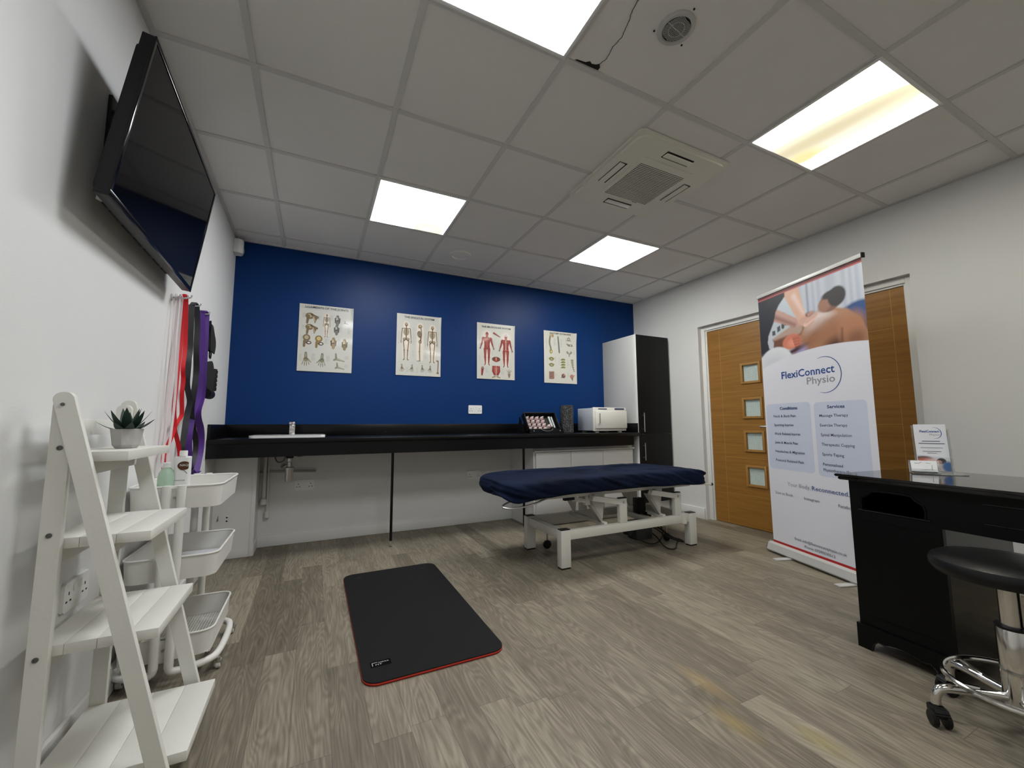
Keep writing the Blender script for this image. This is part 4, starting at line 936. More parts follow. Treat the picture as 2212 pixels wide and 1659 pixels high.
bmesh.ops.transform(b, matrix=Ts, verts=b.verts[:]); link('metal_ring', b, BLKG, st)
b = bmesh.new()
tube(b, [(0.05, -0.79, 1.34), (0.05, -0.80, 1.20)], 0.022, 12)
for k in range(5): tube(b, [(0.05, -0.789-0.002*k, 1.330-k*0.027), (0.05, -0.7905-0.002*k, 1.312-k*0.027)], 0.0255, 12)
bmesh.ops.transform(b, matrix=Ts, verts=b.verts[:]); link('grip', b, BLK, st)
b = bmesh.new(); tube(b, [(0.045, -0.93, 1.175), (0.045, -0.82, 1.175)], 0.030, 16); bmesh.ops.transform(b, matrix=Ts, verts=b.verts[:]); link('grip', b, BLK, st)

# ================================================================== LADDER SHELF
ls = thing('ladder_shelf', 'white wooden four-tier folding ladder shelf against the left wall', 'ladder shelf', (0.20, -2.33, 0))
TL = T0(ls)
def legx(z): return 0.366-0.258*z
def plank(bm, p, q, y0, y1, w, M, rnd=False):
    # board in plane y, between (x, z) points, rounded at its upper end
    d = Vector((q[0]-p[0], q[1]-p[1])).normalized(); n = Vector((d.y, -d.x)); r = w*0.42
    P = Vector(p); Q = Vector(q); out = [P-n*w/2, P+n*w/2]
    for k in range(7):
        a = radians(90*k/6); c = Q+n*(w/2-r)-d*r; out.append(c+n*r*cos(a)+d*r*sin(a))
    for k in range(7):
        a = radians(90+90*k/6); c = Q-n*(w/2-r)-d*r; out.append(c+n*r*cos(a)+d*r*sin(a))
    t = bmesh.new(); prism(t, [(v_.x, v_.y) for v_ in out], -abs(y1-y0)/2, abs(y1-y0)/2, M=quadM((0, (y0+y1)/2, 0), (1, 0, 0), (0, 0, 1)))
    bmesh.ops.bevel(t, geom=[e for e in t.edges if abs(e.verts[0].co.y-e.verts[1].co.y) < 0.001], offset=0.0012, segments=1, affect='EDGES')
    bmesh.ops.transform(t, matrix=M, verts=t.verts[:]); merge(bm, t)
for y0 in (-2.5, -2.15):
    near = y0 < -2.3; s_ = -1 if near else 1
    # upright leg against the wall
    b = bmesh.new(); plank(b, (0.068, 0), (0.070, 1.050), y0, y0+s_*0.017, 0.040, TL, True); link('leg', b, LADW, ls)
    ya_ = y0+s_*0.0175
    b = bmesh.new(); plank(b, (legx(0)-(0.020 if near else 0.038), 0), (legx(1.066)-0.020, 1.066), ya_, ya_+s_*0.017, 0.040, TL, True); link('leg', b, LADW, ls)
SH = [(0.913, 0.200), (0.697, 0.261), (0.440, 0.294), (0.109, 0.375)]
for i, (z, xr) in enumerate(SH):
    b = bmesh.new(); x0 = 0.046; n = 3 if i < 2 else 4
    if i == 0: n = 2
    wdt = (xr-x0)/n
    for k in range(n): box(b, x0+k*wdt+0.0004, x0+(k+1)*wdt-0.0004, -2.4985, -2.1515, z-0.026, z, bev=0.0010, M=TL)
    link('shelf', b, LADW, ls)
    b = bmesh.new(); xx = legx(z-0.05)-0.045
    box(b, xx, xx+0.016, -2.4985, -2.1515, z-0.062, z-0.027, bev=0.001, M=TL); link('cross_rail', b, LADW, ls)
    b = bmesh.new(); box(b, 0.050, 0.064, -2.4985, -2.1515, z-0.075, z-0.030, bev=0.001, M=TL); link('back_rail', b, LADW, ls)
b = bmesh.new(); box(b, 0.050, 0.064, -2.4985, -2.1515, 0.955, 1.000, bev=0.001, M=TL); link('back_rail', b, LADW, ls)
for (x, z) in ((0.071, 0.925), (0.068, 0.71), (0.067, 0.42), (0.065, 0.12)):
    b = bmesh.new(); Mq = TL @ quadM((x, -2.5175, z), (1, 0, 0), (0, 0, 1)); lathe(b, [(0, 0.0006), (0.0035, 0.0006), (0.0035, 0.002), (0.0058, 0.002), (0.0062, 0.0)], n=16, M=Mq); link('bolt', b, mat('dull_bolt', (0.12, 0.12, 0.11), 0.4, metal=0.6), ls)
b = bmesh.new(); lathe(b, [(0, 0.002), (0.004, 0.002), (0.0045, 0.0)], n=12, M=TL @ quadM((0.075, -2.535, 1.035), (1, 0, 0), (0, 0, 1))); link('bolt', b, mat('dull_bolt'), ls)

# potted succulent
pp = thing('potted_succulent', 'small green spiky artificial succulent in a grey concrete pot on ladder shelf', 'potted plant', (0.138, -2.325, 0.9135))
b = bmesh.new(); n = 8
lathe(b, [(0, 0), (0.026, 0), (0.033, 0.010), (0.040, 0.058), (0.037, 0.058), (0.034, 0.050), (0, 0.050)], n=8)
bmesh.ops.bevel(b, geom=b.edges[:], offset=0.0012, segments=1, affect='EDGES')
link('pot', b, mat('pale_concrete', (0.42, 0.41, 0.39), 0.8, bump=0.3, bscale=120, var=0.12, vscale=40), pp, smooth=False)
b = bmesh.new(); lathe(b, [(0, 0.052), (0.034, 0.051)], n=16); link('soil', b, mat('dark_soil', (0.03, 0.025, 0.02), 0.9), pp)
LEAF = mat('succulent_green', rgb(22, 48, 38), 0.5, var=0.25, vscale=60)
for k in range(17):
    ring = 0 if k < 4 else (1 if k < 10 else 2); a = k*2.399; el = (1.25, 0.80, 0.32)[ring]+random.uniform(-.08, .08); Ln = (0.072, 0.070, 0.066)[ring]
    d = Vector((cos(a)*cos(el), sin(a)*cos(el), sin(el))); side = Vector((-sin(a), cos(a), 0)); up = d.cross(side)*-1
    b = bmesh.new(); prev = None; base = Vector((cos(a)*0.006, sin(a)*0.006, 0.052))
    for j in range(9):
        t = j/8; w = 0.0150*(0.55+1.3*t-1.85*t*t) if t < 1 else 0.0001; w = max(w, 0.0002); th = 0.0035*(1-t)+0.0002
        c = base+d*Ln*t+Vector((0, 0, 1))*0.010*(t*t)*(1 if ring else 0)-Vector((0, 0, 1))*0.004*sin(t*pi)
        R = [b.verts.new(c+side*w), b.verts.new(c-Vector(up)*th*-1*0.4), b.verts.new(c-side*w), b.verts.new(c-Vector(up)*th)]
        if prev:
            for q in range(4): b.faces.new((prev[q], prev[(q+1) % 4], R[(q+1) % 4], R[q]))
        else: b.faces.new(R)
        prev = R
    b.faces.new(prev[::-1]); link('leaf', b, LEAF, pp)

# ================================================================== TROLLEY
tro = thing('trolley', 'white three-tier metal trolley on castors behind the ladder shelf', 'trolley', (0.168, -1.70, 0))
TT = Matrix.Identity(4)
BX, BY = 0.150, 0.210       # half sizes
for i, (zt, zb) in enumerate(((0.742, 0.655), (0.472, 0.385), (0.180, 0.093))):
    b = bmesh.new(); top = rrect(2*BX, 2*BY, 0.045, 6); bot = rrect(2*BX-0.012, 2*BY-0.012, 0.04, 6); n = len(top)
    A = [b.verts.new((x, y, zt)) for x, y in top]; B = [b.verts.new((x, y, zb)) for x, y in bot]
    for k in range(n): b.faces.new((A[k], A[(k+1) % n], B[(k+1) % n], B[k]))
    Ai = [b.verts.new((x*0.988, y*0.992, zt)) for x, y in top]; Bi = [b.verts.new((x*0.985, y*0.99, zb+0.003)) for x, y in bot]
    for k in range(n): b.faces.new((Bi[k], Bi[(k+1) % n], Ai[(k+1) % n], Ai[k])); b.faces.new((A[k], Ai[k], Ai[(k+1) % n], A[(k+1) % n]))
    if i < 2: b.faces.new(Bi); b.faces.new(B[::-1])
    else:
        for k in range(n): b.faces.new((B[k], Bi[k], Bi[(k+1) % n], B[(k+1) % n]))
    bas = link('basket', b, CARTW, tro)
    b = bmesh.new(); tube(b, [(x, y, zt) for x, y in top], 0.0042, 8, closed=True); link('rim', b, CARTW, bas)
    b = bmesh.new()
    if i == 2:
        m_ = 27
        for k in range(m_): x = -BX+0.014+(2*BX-0.028)*k/(m_-1); box(b, x-0.0009, x+0.0009, -BY+0.006, BY-0.006, zb+0.001, zb+0.003)
        m_ = 38
        for k in range(m_): y = -BY+0.014+(2*BY-0.028)*k/(m_-1); box(b, -BX+0.006, BX-0.006, y-0.0009, y+0.0009, zb+0.001, zb+0.003)
        link('mesh_floor', b, CARTW, bas, smooth=False)
    if i == 1:
        prism(b, rrect(2*BX-0.03, 2*BY-0.03, 0.03), zb+0.004, zb+0.007); plabel(link('liner', b, mat('silver_liner', (0.62, 0.63, 0.66), 0.25, bump=1.0, bscale=30), bas), 'silvery crinkled liner sheet')
    for s_ in (-1, 1):
        b = bmesh.new(); y = s_*(BY+0.005)
        box(b, -0.034, 0.034, min(y, y+s_*0.004), max(y, y+s_*0.004), zb+0.0, zt-0.006, bev=0.001); link('clamp_plate', b, CARTW, bas)
        b = bmesh.new(); lathe(b, [(0, 0.003), (0.0045, 0.003), (0.005, 0.0)], n=12, M=quadM((0, y+s_*0.004, (zt+zb)/2+0.002), (1 if s_ < 0 else -1, 0, 0), (0, 0, 1))); link('screw', b, STEEL, bas)
for s_ in (-1, 1):
    b = bmesh.new(); y = s_*(BY+0.0165)
    tube(b, [(-0.023, y, 0.078), (-0.023, y, 0.735), (-0.023, y, 0.748)], 0.0150, 16); tube(b, [(0.023, y, 0.078), (0.023, y, 0.735), (0.023, y, 0.748)], 0.0150, 16)
    tube(b, [(-0.023, y, 0.738), (0.023, y, 0.738)], 0.003, 8)
    link('upright', b, CARTW, tro)
b = bmesh.new()
for sx in (-1, 1):
    tube(b, [(sx*0.023, -(BY+0.0165), 0.10), (sx*0.023, -(BY+0.0165), 0.062), (sx*0.05, -(BY+0.010), 0.055), (sx*0.13, -(BY-0.02), 0.055), (sx*0.166, -(BY-0.07), 0.055), (sx*0.166, (BY-0.07), 0.055), (sx*0.13, (BY-0.02), 0.055), (sx*0.05, (BY+0.010), 0.055), (sx*0.023, (BY+0.0165), 0.062), (sx*0.023, (BY+0.0165), 0.10)], 0.0135, 14, smooth_path=2)
link('base_frame', b, CARTW, tro)
for sx in (-1, 1):
    for sy in (-1, 1):
        cx_, cy_ = sx*(0.166 if sx > 0 else 0.140), sy*0.155
        b = bmesh.new(); tube(b, [(cx_, cy_, 0.030), (cx_, cy_, 0.047)], 0.009, 12)
        box(b, cx_-0.012, cx_+0.012, cy_-0.006, cy_+0.018, 0.026, 0.034, bev=0.002)
        box(b, cx_-0.013, cx_-0.010, cy_+0.002, cy_+0.020, 0.012, 0.030); box(b, cx_+0.010, cx_+0.013, cy_+0.002, cy_+0.020, 0.012, 0.030)
        cs_ = link('castor', b, STEEL, tro)
        b = bmesh.new(); Mw = quadM((cx_, cy_+0.012, 0.0185), (0, 1, 0), (0, 0, 1)); lathe(b, [(0, -0.009), (0.016, -0.009), (0.0185, -0.006), (0.0185, 0.006), (0.016, 0.009), (0, 0.009)], n=24, M=Mw); link('wheel', b, PVC, cs_)

# bottles in the top basket
bt = thing('lotion_bottle', 'tall white bottle with a brown oval label in the trolley top basket', 'bottle', (0.172, -1.852, 0.6595))
b = bmesh.new(); prof = rrect(0.056, 0.036, 0.016, 6)
prism(b, prof, 0, 0.196); bmesh.ops.bevel(b, geom=[e for e in b.edges if e.verts[0].co.z == e.verts[1].co.z], offset=0.004, segments=3, affect='EDGES'); link('body', b, mat('white_bottle', (0.78, 0.78, 0.77), 0.3), bt)
b = bmesh.new(); lathe(b, [(0, 0.219), (0.0125, 0.219), (0.0135, 0.216), (0.0135, 0.197), (0, 0.197)], n=24); link('cap', b, SOCK, bt)
b = bmesh.new(); Mb = quadM((0, -0.0184, 0), (1, 0, 0), (0, 0, 1)); prism(b, [(0.008+0.0215*cos(a*pi/16), 0.160+0.017*sin(a*pi/16)) for a in range(32) if 0.008+0.0215*cos(a*pi/16) < 0.0245], 0, 0.0003, M=Mb)
tube(b, [Mb @ Vector((-0.005, 0.145, 0.0002)), Mb @ Vector((0.010, 0.140, 0.0002)), Mb @ Vector((0.020, 0.128, 0.0002))], 0.0008, 4); lb_ = link('label', b, mat('brown_label', rgb(78, 44, 24), 0.4), bt, smooth=False)
b = bmesh.new(); text(b, 'NAQI', 0.012, Mb @ Matrix.Translation((0, 0, 0.0006)), -0.005, 0.158, width=0.029); link('label_lettering', b, mat('white_print', (0.8, 0.8, 0.78), 0.5), lb_, smooth=False)
b = bmesh.new(); text(b, 'MASSAGE', 0.006, Mb @ Matrix.Translation((0, 0, 0.0004)), -0.020, 0.100, width=0.034); link('lower_lettering', b, INK, bt, smooth=False)
bg = thing('hand_gel_bottle', 'squat clear green gel bottle in the trolley top basket beside white bottle', 'bottle', (0.124, -1.862, 0.6595))
GEL = mat('green_gel', (0.55, 0.74, 0.60), 0.12, trans=0.55, ior=1.35)
b = bmesh.new(); lathe(b, [(0, 0), (0.026, 0.0), (0.0275, 0.004), (0.0275, 0.115), (0.024, 0.135), (0.015, 0.150), (0.010, 0.154), (0, 0.154)], n=32); link('body', b, GEL, bg)
b = bmesh.new(); lathe(b, [(0, 0.154), (0.0125, 0.154), (0.0125, 0.172), (0.011, 0.174), (0, 0.174)], n=24); link('cap', b, mat('milky_cap', (0.72, 0.76, 0.72), 0.3), bg)

# ================================================================== EXERCISE MAT
mt_ = thing('exercise_mat', 'black rubber exercise mat with red lower layer lying on the floor', 'exercise mat', (1.145, -1.64, 0))
b = bmesh.new(); prism(b, rrect(0.585, 1.235, 0.06, 8), 0.010, 0.014); bmesh.ops.bevel(b, geom=[e for e in b.edges if e.verts[0].co.z > 0.0135 and e.verts[1].co.z > 0.0135], offset=0.001, segments=1, affect='EDGES'); link('top_layer', b, RUB, mt_)
b = bmesh.new(); prism(b, rrect(0.587, 1.237, 0.061, 8), 0.0052, 0.0098); link('red_layer', b, RED, mt_)
b = bmesh.new(); prism(b, rrect(0.585, 1.235, 0.06, 8), 0.0, 0.005); link('under_layer', b, MARO, mt_)
for sx in (-0.2, 0.2):
    b = bmesh.new(); prism(b, rrect(0.028, 0.012, 0.005, cx=sx, cy=0.53), 0.0141, 0.0146); link('hanging_slot', b, DARK, mt_, smooth=False)
b = bmesh.new(); prism(b, rrect(0.080, 0.040, 0.002, cx=-0.215, cy=-0.492), 0.0141, 0.0147); pt_ = link('logo_patch', b, BLKG, mt_, smooth=False)
b = bmesh.new(); Mz = Matrix.Translation((0, 0, 0.0150)); text(b, 'MIRRA', 0.012, Mz, -0.222, -0.489, width=0.040); text(b, 'FIT', 0.014, Mz, -0.236, -0.503, width=0.026)
box(b, -0.249, -0.246, -0.504, -0.480, 0.0149, 0.0152); box(b, -0.249, -0.226, -0.483, -0.480, 0.0149, 0.0152); link('logo_lettering', b, mat('pale_print', (0.45, 0.45, 0.45), 0.5), pt_, smooth=False)

# ================================================================== MASSAGE BED
bed = thing('massage_bed', 'electric massage bed with cream steel frame under the navy cover', 'massage bed', (2.83, -1.26, 0))
TBd = T0(bed)
LEGS = [(2.185, 2.262, -1.535, -1.478), (2.185, 2.262, -1.040, -0.983), (3.408, 3.485, -1.535, -1.478), (3.408, 3.485, -1.040, -0.983)]
for (x0, x1, y0, y1) in LEGS:
    b = bmesh.new(); box(b, x0, x1, y0, y1, 0.010, 0.256, bev=0.003, M=TBd); lg = link('leg', b, BEDW, bed)
    b = bmesh.new(); box(b, x0+0.003, x1-0.003, y0+0.003, y1-0.003, 0.256, 0.261, M=TBd); plabel(link('end_cap', b, BLK, lg, smooth=False), 'black plastic end cap')
    b = bmesh.new(); box(b, x0+0.004, x1-0.004, y0+0.004, y1-0.004, 0.0, 0.010, M=TBd); link('foot_pad', b, BLK, lg, smooth=False)
for y in (-1.508, -1.010):
    b = bmesh.new(); box(b, 2.262, 3.408, y-0.020, y+0.020, 0.188, 0.250, bev=0.003, M=TBd); link('side_rail', b, BEDW, bed)
for x in (2.224, 3.447):
    b = bmesh.new(); box(b, x-0.022, x+0.022, -1.478, -1.040, 0.186, 0.246, bev=0.003, M=TBd); link('end_rail', b, BEDW, bed)
b = bmesh.new(); box(b, 3.10, 3.14, -1.488, -1.030, 0.19, 0.23, bev=0.003, M=TBd); link('cross_rail', b, BEDW, bed)
for y in (-1.508, -1.010):
    b = bmesh.new(); lathe(b, [(0, 0.185), (0.024, 0.185), (0.024, 0.262), (0, 0.262)], (3.345, y-0.024, 0), 20, M=TBd); link('pivot_housing', b, BEDW, bed)
    for x0 in (2.705, 3.265):
        b = bmesh.new(); box(b, x0, x0+0.068, y-0.018, y+0.018, 0.250, 0.428, bev=0.003, M=TBd); rs_ = link('riser', b, BEDW, bed)
        b = bmesh.new(); box(b, x0+0.002, x0+0.066, y-0.016, y+0.016, 0.428, 0.433, M=TBd); link('end_cap', b, BLK, rs_, smooth=False)
        b = bmesh.new(); lathe(b, [(0, 0.006), (0.008, 0.006), (0.010, 0.0)], n=12, M=TBd @ quadM((x0+0.036, y-0.018, 0.400), (1, 0, 0), (0, 0, 1))); link('pivot_bolt', b, STEEL, rs_)
        # arm sloping up towards the head end
        b = bmesh.new(); poly = [(x0+0.002, 0.385), (x0+0.002, 0.425), (x0-0.235, 0.470), (x0-0.250, 0.432)]
        Mx_ = TBd @ quadM((0, y, 0), (1, 0, 0), (0, 0, 1)); prism(b, poly, -0.020, 0.020, M=Mx_); bmesh.ops.bevel(b, geom=b.edges[:], offset=0.002, segments=1, affect='EDGES'); link('lifting_arm', b, BEDW, bed)
for x0 in (2.49, 3.07):
    for y in (-1.44, -1.09):
        b = bmesh.new(); Mx_ = TBd @ quadM((0, y, 0), (1, 0, 0), (0, 0, 1))
        prism(b, [(x0-0.01, 0.440), (x0+0.145, 0.462), (x0+0.130, 0.36), (x0+0.115, 0.262), (x0+0.105, 0.258)], -0.003, 0.003, M=Mx_)
        link('gusset_plate', b, BEDW, bed, smooth=False)
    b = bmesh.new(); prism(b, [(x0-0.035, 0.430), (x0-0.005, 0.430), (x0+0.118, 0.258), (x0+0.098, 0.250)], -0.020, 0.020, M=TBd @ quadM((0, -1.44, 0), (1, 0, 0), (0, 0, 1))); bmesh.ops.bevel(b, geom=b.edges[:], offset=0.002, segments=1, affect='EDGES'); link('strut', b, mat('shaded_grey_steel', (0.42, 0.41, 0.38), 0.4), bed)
    b = bmesh.new(); box(b, x0+0.095, x0+0.125, -1.49, -1.03, 0.235, 0.262, bev=0.003, M=TBd); link('torsion_bar', b, BEDW, bed)
b = bmesh.new()
for y in (-1.46, -1.08): box(b, 2.02, 3.50, y-0.015, y+0.015, 0.462, 0.502, bev=0.002, M=TBd)
for x in (2.03, 2.75, 3.48): box(b, x-0.015, x+0.015, -1.45, -1.09, 0.466, 0.500, M=TBd)
link('top_frame', b, BEDW, bed)
b = bmesh.new(); box(b, 2.435, 2.475, -1.475, -1.435, 0.395, 0.462, bev=0.002, M=TBd); prism(b, [(2.33, 0.432), (2.44, 0.412), (2.44, 0.438), (2.34, 0.460)], -0.012, 0.012, M=TBd @ quadM((0, -1.455, 0), (1, 0, 0), (0, 0, 1))); link('adjuster_bracket', b, BEDW, bed)
b = bmesh.new(); box(b, 2.26, 2.345, -1.470, -1.440, 0.440, 0.460, bev=0.003, M=TBd); link('release_catch', b, BLK, bed)
b = bmesh.new(); tube(b, [(2.10, -1.49, 0.475), (1.95, -1.56, 0.455), (1.80, -1.56, 0.44), (1.74, -1.50, 0.45), (1.86, -1.46, 0.478), (2.10, -1.42, 0.482)], 0.006, 10, smooth_path=2); bmesh.ops.transform(b, matrix=TBd, verts=b.verts[:]); plabel(link('paper_roll_holder', b, STEEL, bed), 'bent silver wire roll holder at the head end')
b = bmesh.new(); tube(b, [(3.45, -1.56, 0.492), (3.645, -1.565, 0.478)], 0.008, 12); tube(b, [(3.45, -1.30, 0.492), (3.645, -1.565, 0.478)], 0.006, 10); bmesh.ops.transform(b, matrix=TBd, verts=b.verts[:]); foot = link('foot_end_bar', b, CARTW, bed)
b = bmesh.new(); tube(b, [(3.640, -1.565, 0.478), (3.655, -1.5655, 0.477)], 0.011, 12); bmesh.ops.transform(b, matrix=TBd, verts=b.verts[:]); link('bar_tip', b, BLK, foot)
# drive motor and actuator
b = bmesh.new(); box(b, 3.10, 3.175, -1.30, -1.22, 0.235, 0.36, bev=0.008, M=TBd); box(b, 3.16, 3.21, -1.32, -1.25, 0.20, 0.25, bev=0.004, M=TBd); link('actuator', b, BLK, bed)
b = bmesh.new(); box(b, 3.01, 3.18, -1.36, -1.24, 0.045, 0.19, bev=0.012, M=TBd); box(b, 2.95, 3.02, -1.33, -1.26, 0.085, 0.188, bev=0.008, M=TBd); link('control_box', b, mat('charcoal_plastic', (0.022, 0.024, 0.024), 0.4), bed)
b = bmesh.new()
tube(b, [(3.17, -1.31, 0.14), (3.24, -1.32, 0.12), (3.30, -1.40, 0.05), (3.36, -1.44, 0.03), (3.43, -1.46, 0.012), (3.46, -1.38, 0.008)], 0.006, 8, smooth_path=3)
tube(b, [(3.17, -1.28, 0.11), (3.22, -1.36, 0.06), (3.16, -1.50, 0.010), (3.22, -1.56, 0.006), (3.33, -1.46, 0.010), (3.40, -1.42, 0.02)], 0.005, 8, smooth_path=3)
tube(b, [(3.02, -1.35, 0.06), (3.10, -1.42, 0.02), (3.22, -1.40, 0.03), (3.32, -1.34, 0.08), (3.30, -1.30, 0.16)], 0.005, 8, smooth_path=3)
tube(b, [(3.18, -1.28, 0.15), (3.26, -1.33, 0.13), (3.34, -1.40, 0.045), (3.42, -1.42, 0.02)], 0.008, 8, smooth_path=3)
bmesh.ops.transform(b, matrix=TBd, verts=b.verts[:]); link('cable', b, BLK, bed)
for x in (2.33, 3.33):
    b = bmesh.new(); box(b, x-0.012, x+0.012, -1.488, -1.030, 0.190, 0.205, bev=0.002, M=TBd); link('wheel_bar', b, BEDW, bed)
    b = bmesh.new(); tube(b, [(x, -1.10, 0.192), (x, -1.10, 0.075)], 0.006, 8); tube(b, [(x, -1.10, 0.12), (x+0.09, -1.16, 0.125), (x+0.10, -1.30, 0.125)], 0.004, 8); tube(b, [(x, -1.36, 0.192), (x, -1.36, 0.075)], 0.006, 8)
    bmesh.ops.transform(b, matrix=TBd, verts=b.verts[:]); rod = link('wheel_rod', b, STEEL, bed)
    for y in (-1.10, -1.36):
        b = bmesh.new(); lathe(b, [(0, -0.011), (0.030, -0.011), (0.033, -0.007), (0.033, 0.007), (0.030, 0.011), (0, 0.011)], n=24, M=TBd @ quadM((x, y, 0.042), (1, 0, 0), (0, 0, 1))); link('wheel', b, BLK, rod)

# navy fitted cover over the mattress
def cover():
    n = 340; cx, cy, hw, hd, rc = 2.695, -1.275, 0.915, 0.335, 0.15
    out = []
    for k in range(n):
        a = 2*pi*k/n
        # superellipse-like rounded rectangle by arc length
        out.append(a)
    # evenly spaced outline
    pts = rrect(2*hw, 2*hd, rc, 24); P = [Vector((x, y, 0)) for x, y in pts]; P.append(P[0]); L = [0]
    for i in range(1, len(P)): L.append(L[-1]+(P[i]-P[i-1]).length)
    O = []
    j = 0
    for k in range(n):
        s = L[-1]*k/n
        while L[j+1] < s: j += 1
        t = (s-L[j])/(L[j+1]-L[j]+1e-9); O.append(P[j].lerp(P[j+1], t))
    n = 340
    prof = [(0.0, 0.0), (0.2, 0.0), (0.4, 0.0), (0.55, 0.0), (0.68, 0.0), (0.78, 0.0), (0.86, -0.001), (0.92, -0.004), (0.965, -0.010), (0.99, -0.020), (1.003, -0.032), (1.01, -0.046), (1.012, -0.060), (1.010, -0.075), (1.004, -0.090), (0.992, -0.104), (0.97, -0.113), (0.92, -0.114), (0.84, -0.112)]
    fine = [prof[0]]
    for (a0, b0), (a1, b1) in zip(prof[1:], prof[2:]):
        m_ = 2 if a1 < 0.8 else 4
        for k in range(m_): fine.append((a0+(a1-a0)*k/m_, b0+(b1-b0)*k/m_))
    fine.append(prof[-1]); prof = fine
    bm = bmesh.new(); prev = None; zt = 0.618
    for ip, (sc_, dz) in enumerate(prof):
        if sc_ == 0.0:
            c0 = bm.verts.new((cx, cy, zt)); prev = [c0]; continue
        R = []
        for k in range(n):
            o = O[k]
            # inset that keeps the outline offset constant near the edge
            dirn = Vector((o.x/hw, o.y/hd, 0))
            x = o.x*sc_ if sc_ < 0.8 else o.x-(1-sc_)*hd*1.0*(1 if abs(o.x) > hw-rc else 0.0)*math.copysign(1, o.x)*min(1, abs(o.x)/hw) if False else o.x*(1-(1-sc_)*hd/hw) if sc_ > 0.8 else o.x*sc_
            y = o.y*sc_
            if sc_ <= 0.8:
                kx = (1-(1-sc_)*hd/hw) if sc_ > 0.5 else (0.5*2*sc_)*(1-0.5*hd/hw)
                x = o.x*kx
            side = min(1.0, max(0.0, (sc_-0.70)/0.3)); drop = min(1, max(0, -dz/0.10))
            wr = 0
            # diagonal tension folds on the skirt and broad rumples on top
            u = o.x*1.0; v = o.y
            q = noise.noise(Vector((u*5.0+v*2+dz*22, v*4.0-dz*12, 1.7)))
            fold = sin((u*24+dz*70*(1 if v < 0 else -1))+3*noise.noise(Vector((u*3, v*3, dz*10))))
            f2 = sin(u*52+dz*150*(1 if v < 0 else -1)+4*noise.noise(Vector((u*5, v*5, dz*12))))
            fold = fold*0.8+f2*0.45
            amp = 0.0075*side*(0.25+1.4*max(0, noise.noise(Vector((u*1.7+3, v, 5.0)))+0.4))
            nx = Vector((o.x/hw, o.y/hd, 0)).normalized()
            x += nx.x*(amp*fold+0.008*q*side); y += nx.y*(amp*fold+0.008*q*side)
            z = zt+dz
            z += (1-side)*(0.004*sin((u*9-v*17)+5*noise.noise(Vector((u*2.2, v*2.2, 4))))*max(0, noise.noise(Vector((u*1.5+7, v*2, 1)))+0.25)+0.0045*noise.noise(Vector((u*4, v*6, 0.3)))+0.003*noise.noise(Vector((u*11+v*9, v*13, 2.0)))+0.0035*max(0, sin(u*14+v*22+4*noise.noise(Vector((u*2, v*2, 8))))-0.5))
            z += side*0.006*noise.noise(Vector((u*4.5, v*4.5, 3.0)))
            # head end hangs a little, hem is uneven
            z += -0.012*drop*(0.5+0.5*noise.noise(Vector((u*3+9, v*3, 0))))
            hangL = max(0, 1-abs(o.x+hw-0.03)/0.16)*(1 if o.y < 0 else 0.2); z -= 0.026*drop**2*hangL*max(0, 1-abs(o.y+hd-0.03)/0.14)
            hangR = max(0, 1-abs(o.x-hw+0.14)/0.20)*(1 if o.y < -0.1 else 0.2); z -= 0.012*drop*hangR
            taper = 0.018*max(0, abs(o.x)/hw-0.75)/0.25; z -= taper*(1-drop*0.7)
            if dz < -0.09:   # hem gathers upward in the middle of the long side
                z += 0.010*max(0, cos(o.x*2.2))
            R.append(bm.verts.new((cx+x, cy+y, z)))
        if len(prev) == 1:
            for k in range(n): bm.faces.new((prev[0], R[k], R[(k+1) % n]))
        else:
            for k in range(n): bm.faces.new((prev[k], R[k], R[(k+1) % n], prev[(k+1) % n]))
        prev = R
    return bm
def mat_velour():
    m = bpy.data.materials.new('navy_velour'); m.use_nodes = True; nt = m.node_tree; N = nt.nodes; L = nt.links; p = N['Principled BSDF']
    tc = N.new('ShaderNodeTexCoord'); n = N.new('ShaderNodeTexNoise'); n.inputs['Scale'].default_value = 5; n.inputs['Detail'].default_value = 5; L.new(tc.outputs['Object'], n.inputs['Vector'])
    r = N.new('ShaderNodeValToRGB'); e = r.color_ramp.elements; e[0].position = 0.35; e[0].color = (0.0010, 0.0036, 0.014, 1); e[1].position = 0.75; e[1].color = (0.0028, 0.0090, 0.032, 1)
    L.new(n.outputs['Fac'], r.inputs[0]); L.new(r.outputs[0], p.inputs['Base Color']); p.inputs['Roughness'].default_value = 0.85
    p.inputs['Sheen Weight'].default_value = 0.05; p.inputs['Sheen Tint'].default_value = (0.12, 0.22, 0.5, 1); p.inputs['Specular IOR Level'].default_value = 0.15
    n2 = N.new('ShaderNodeTexNoise'); n2.inputs['Scale'].default_value = 28; n2.inputs['Detail'].default_value = 4; L.new(tc.outputs['Object'], n2.inputs['Vector'])
    bp = N.new('ShaderNodeBump'); bp.inputs['Strength'].default_value = 0.35; bp.inputs['Distance'].default_value = 0.006; L.new(n2.outputs['Fac'], bp.inputs['Height']); L.new(bp.outputs[0], p.inputs['Normal'])
    return m
bmc = cover(); c0 = Vector((2.695, -1.275, 0.50))
for v_ in bmc.verts: v_.co -= c0
o = link('bed_cover', bmc, mat_velour(), loc=c0); tag(o, 'navy blue velour fitted cover pulled over the massage bed top', 'bed cover')
b = bmesh.new(); prism(b, rrect(1.72, 0.58, 0.12, 10), 0.503, 0.585, M=TBd @ Matrix.Translation((2.695, -1.275, 0))); link('mattress', b, BLK, bed)

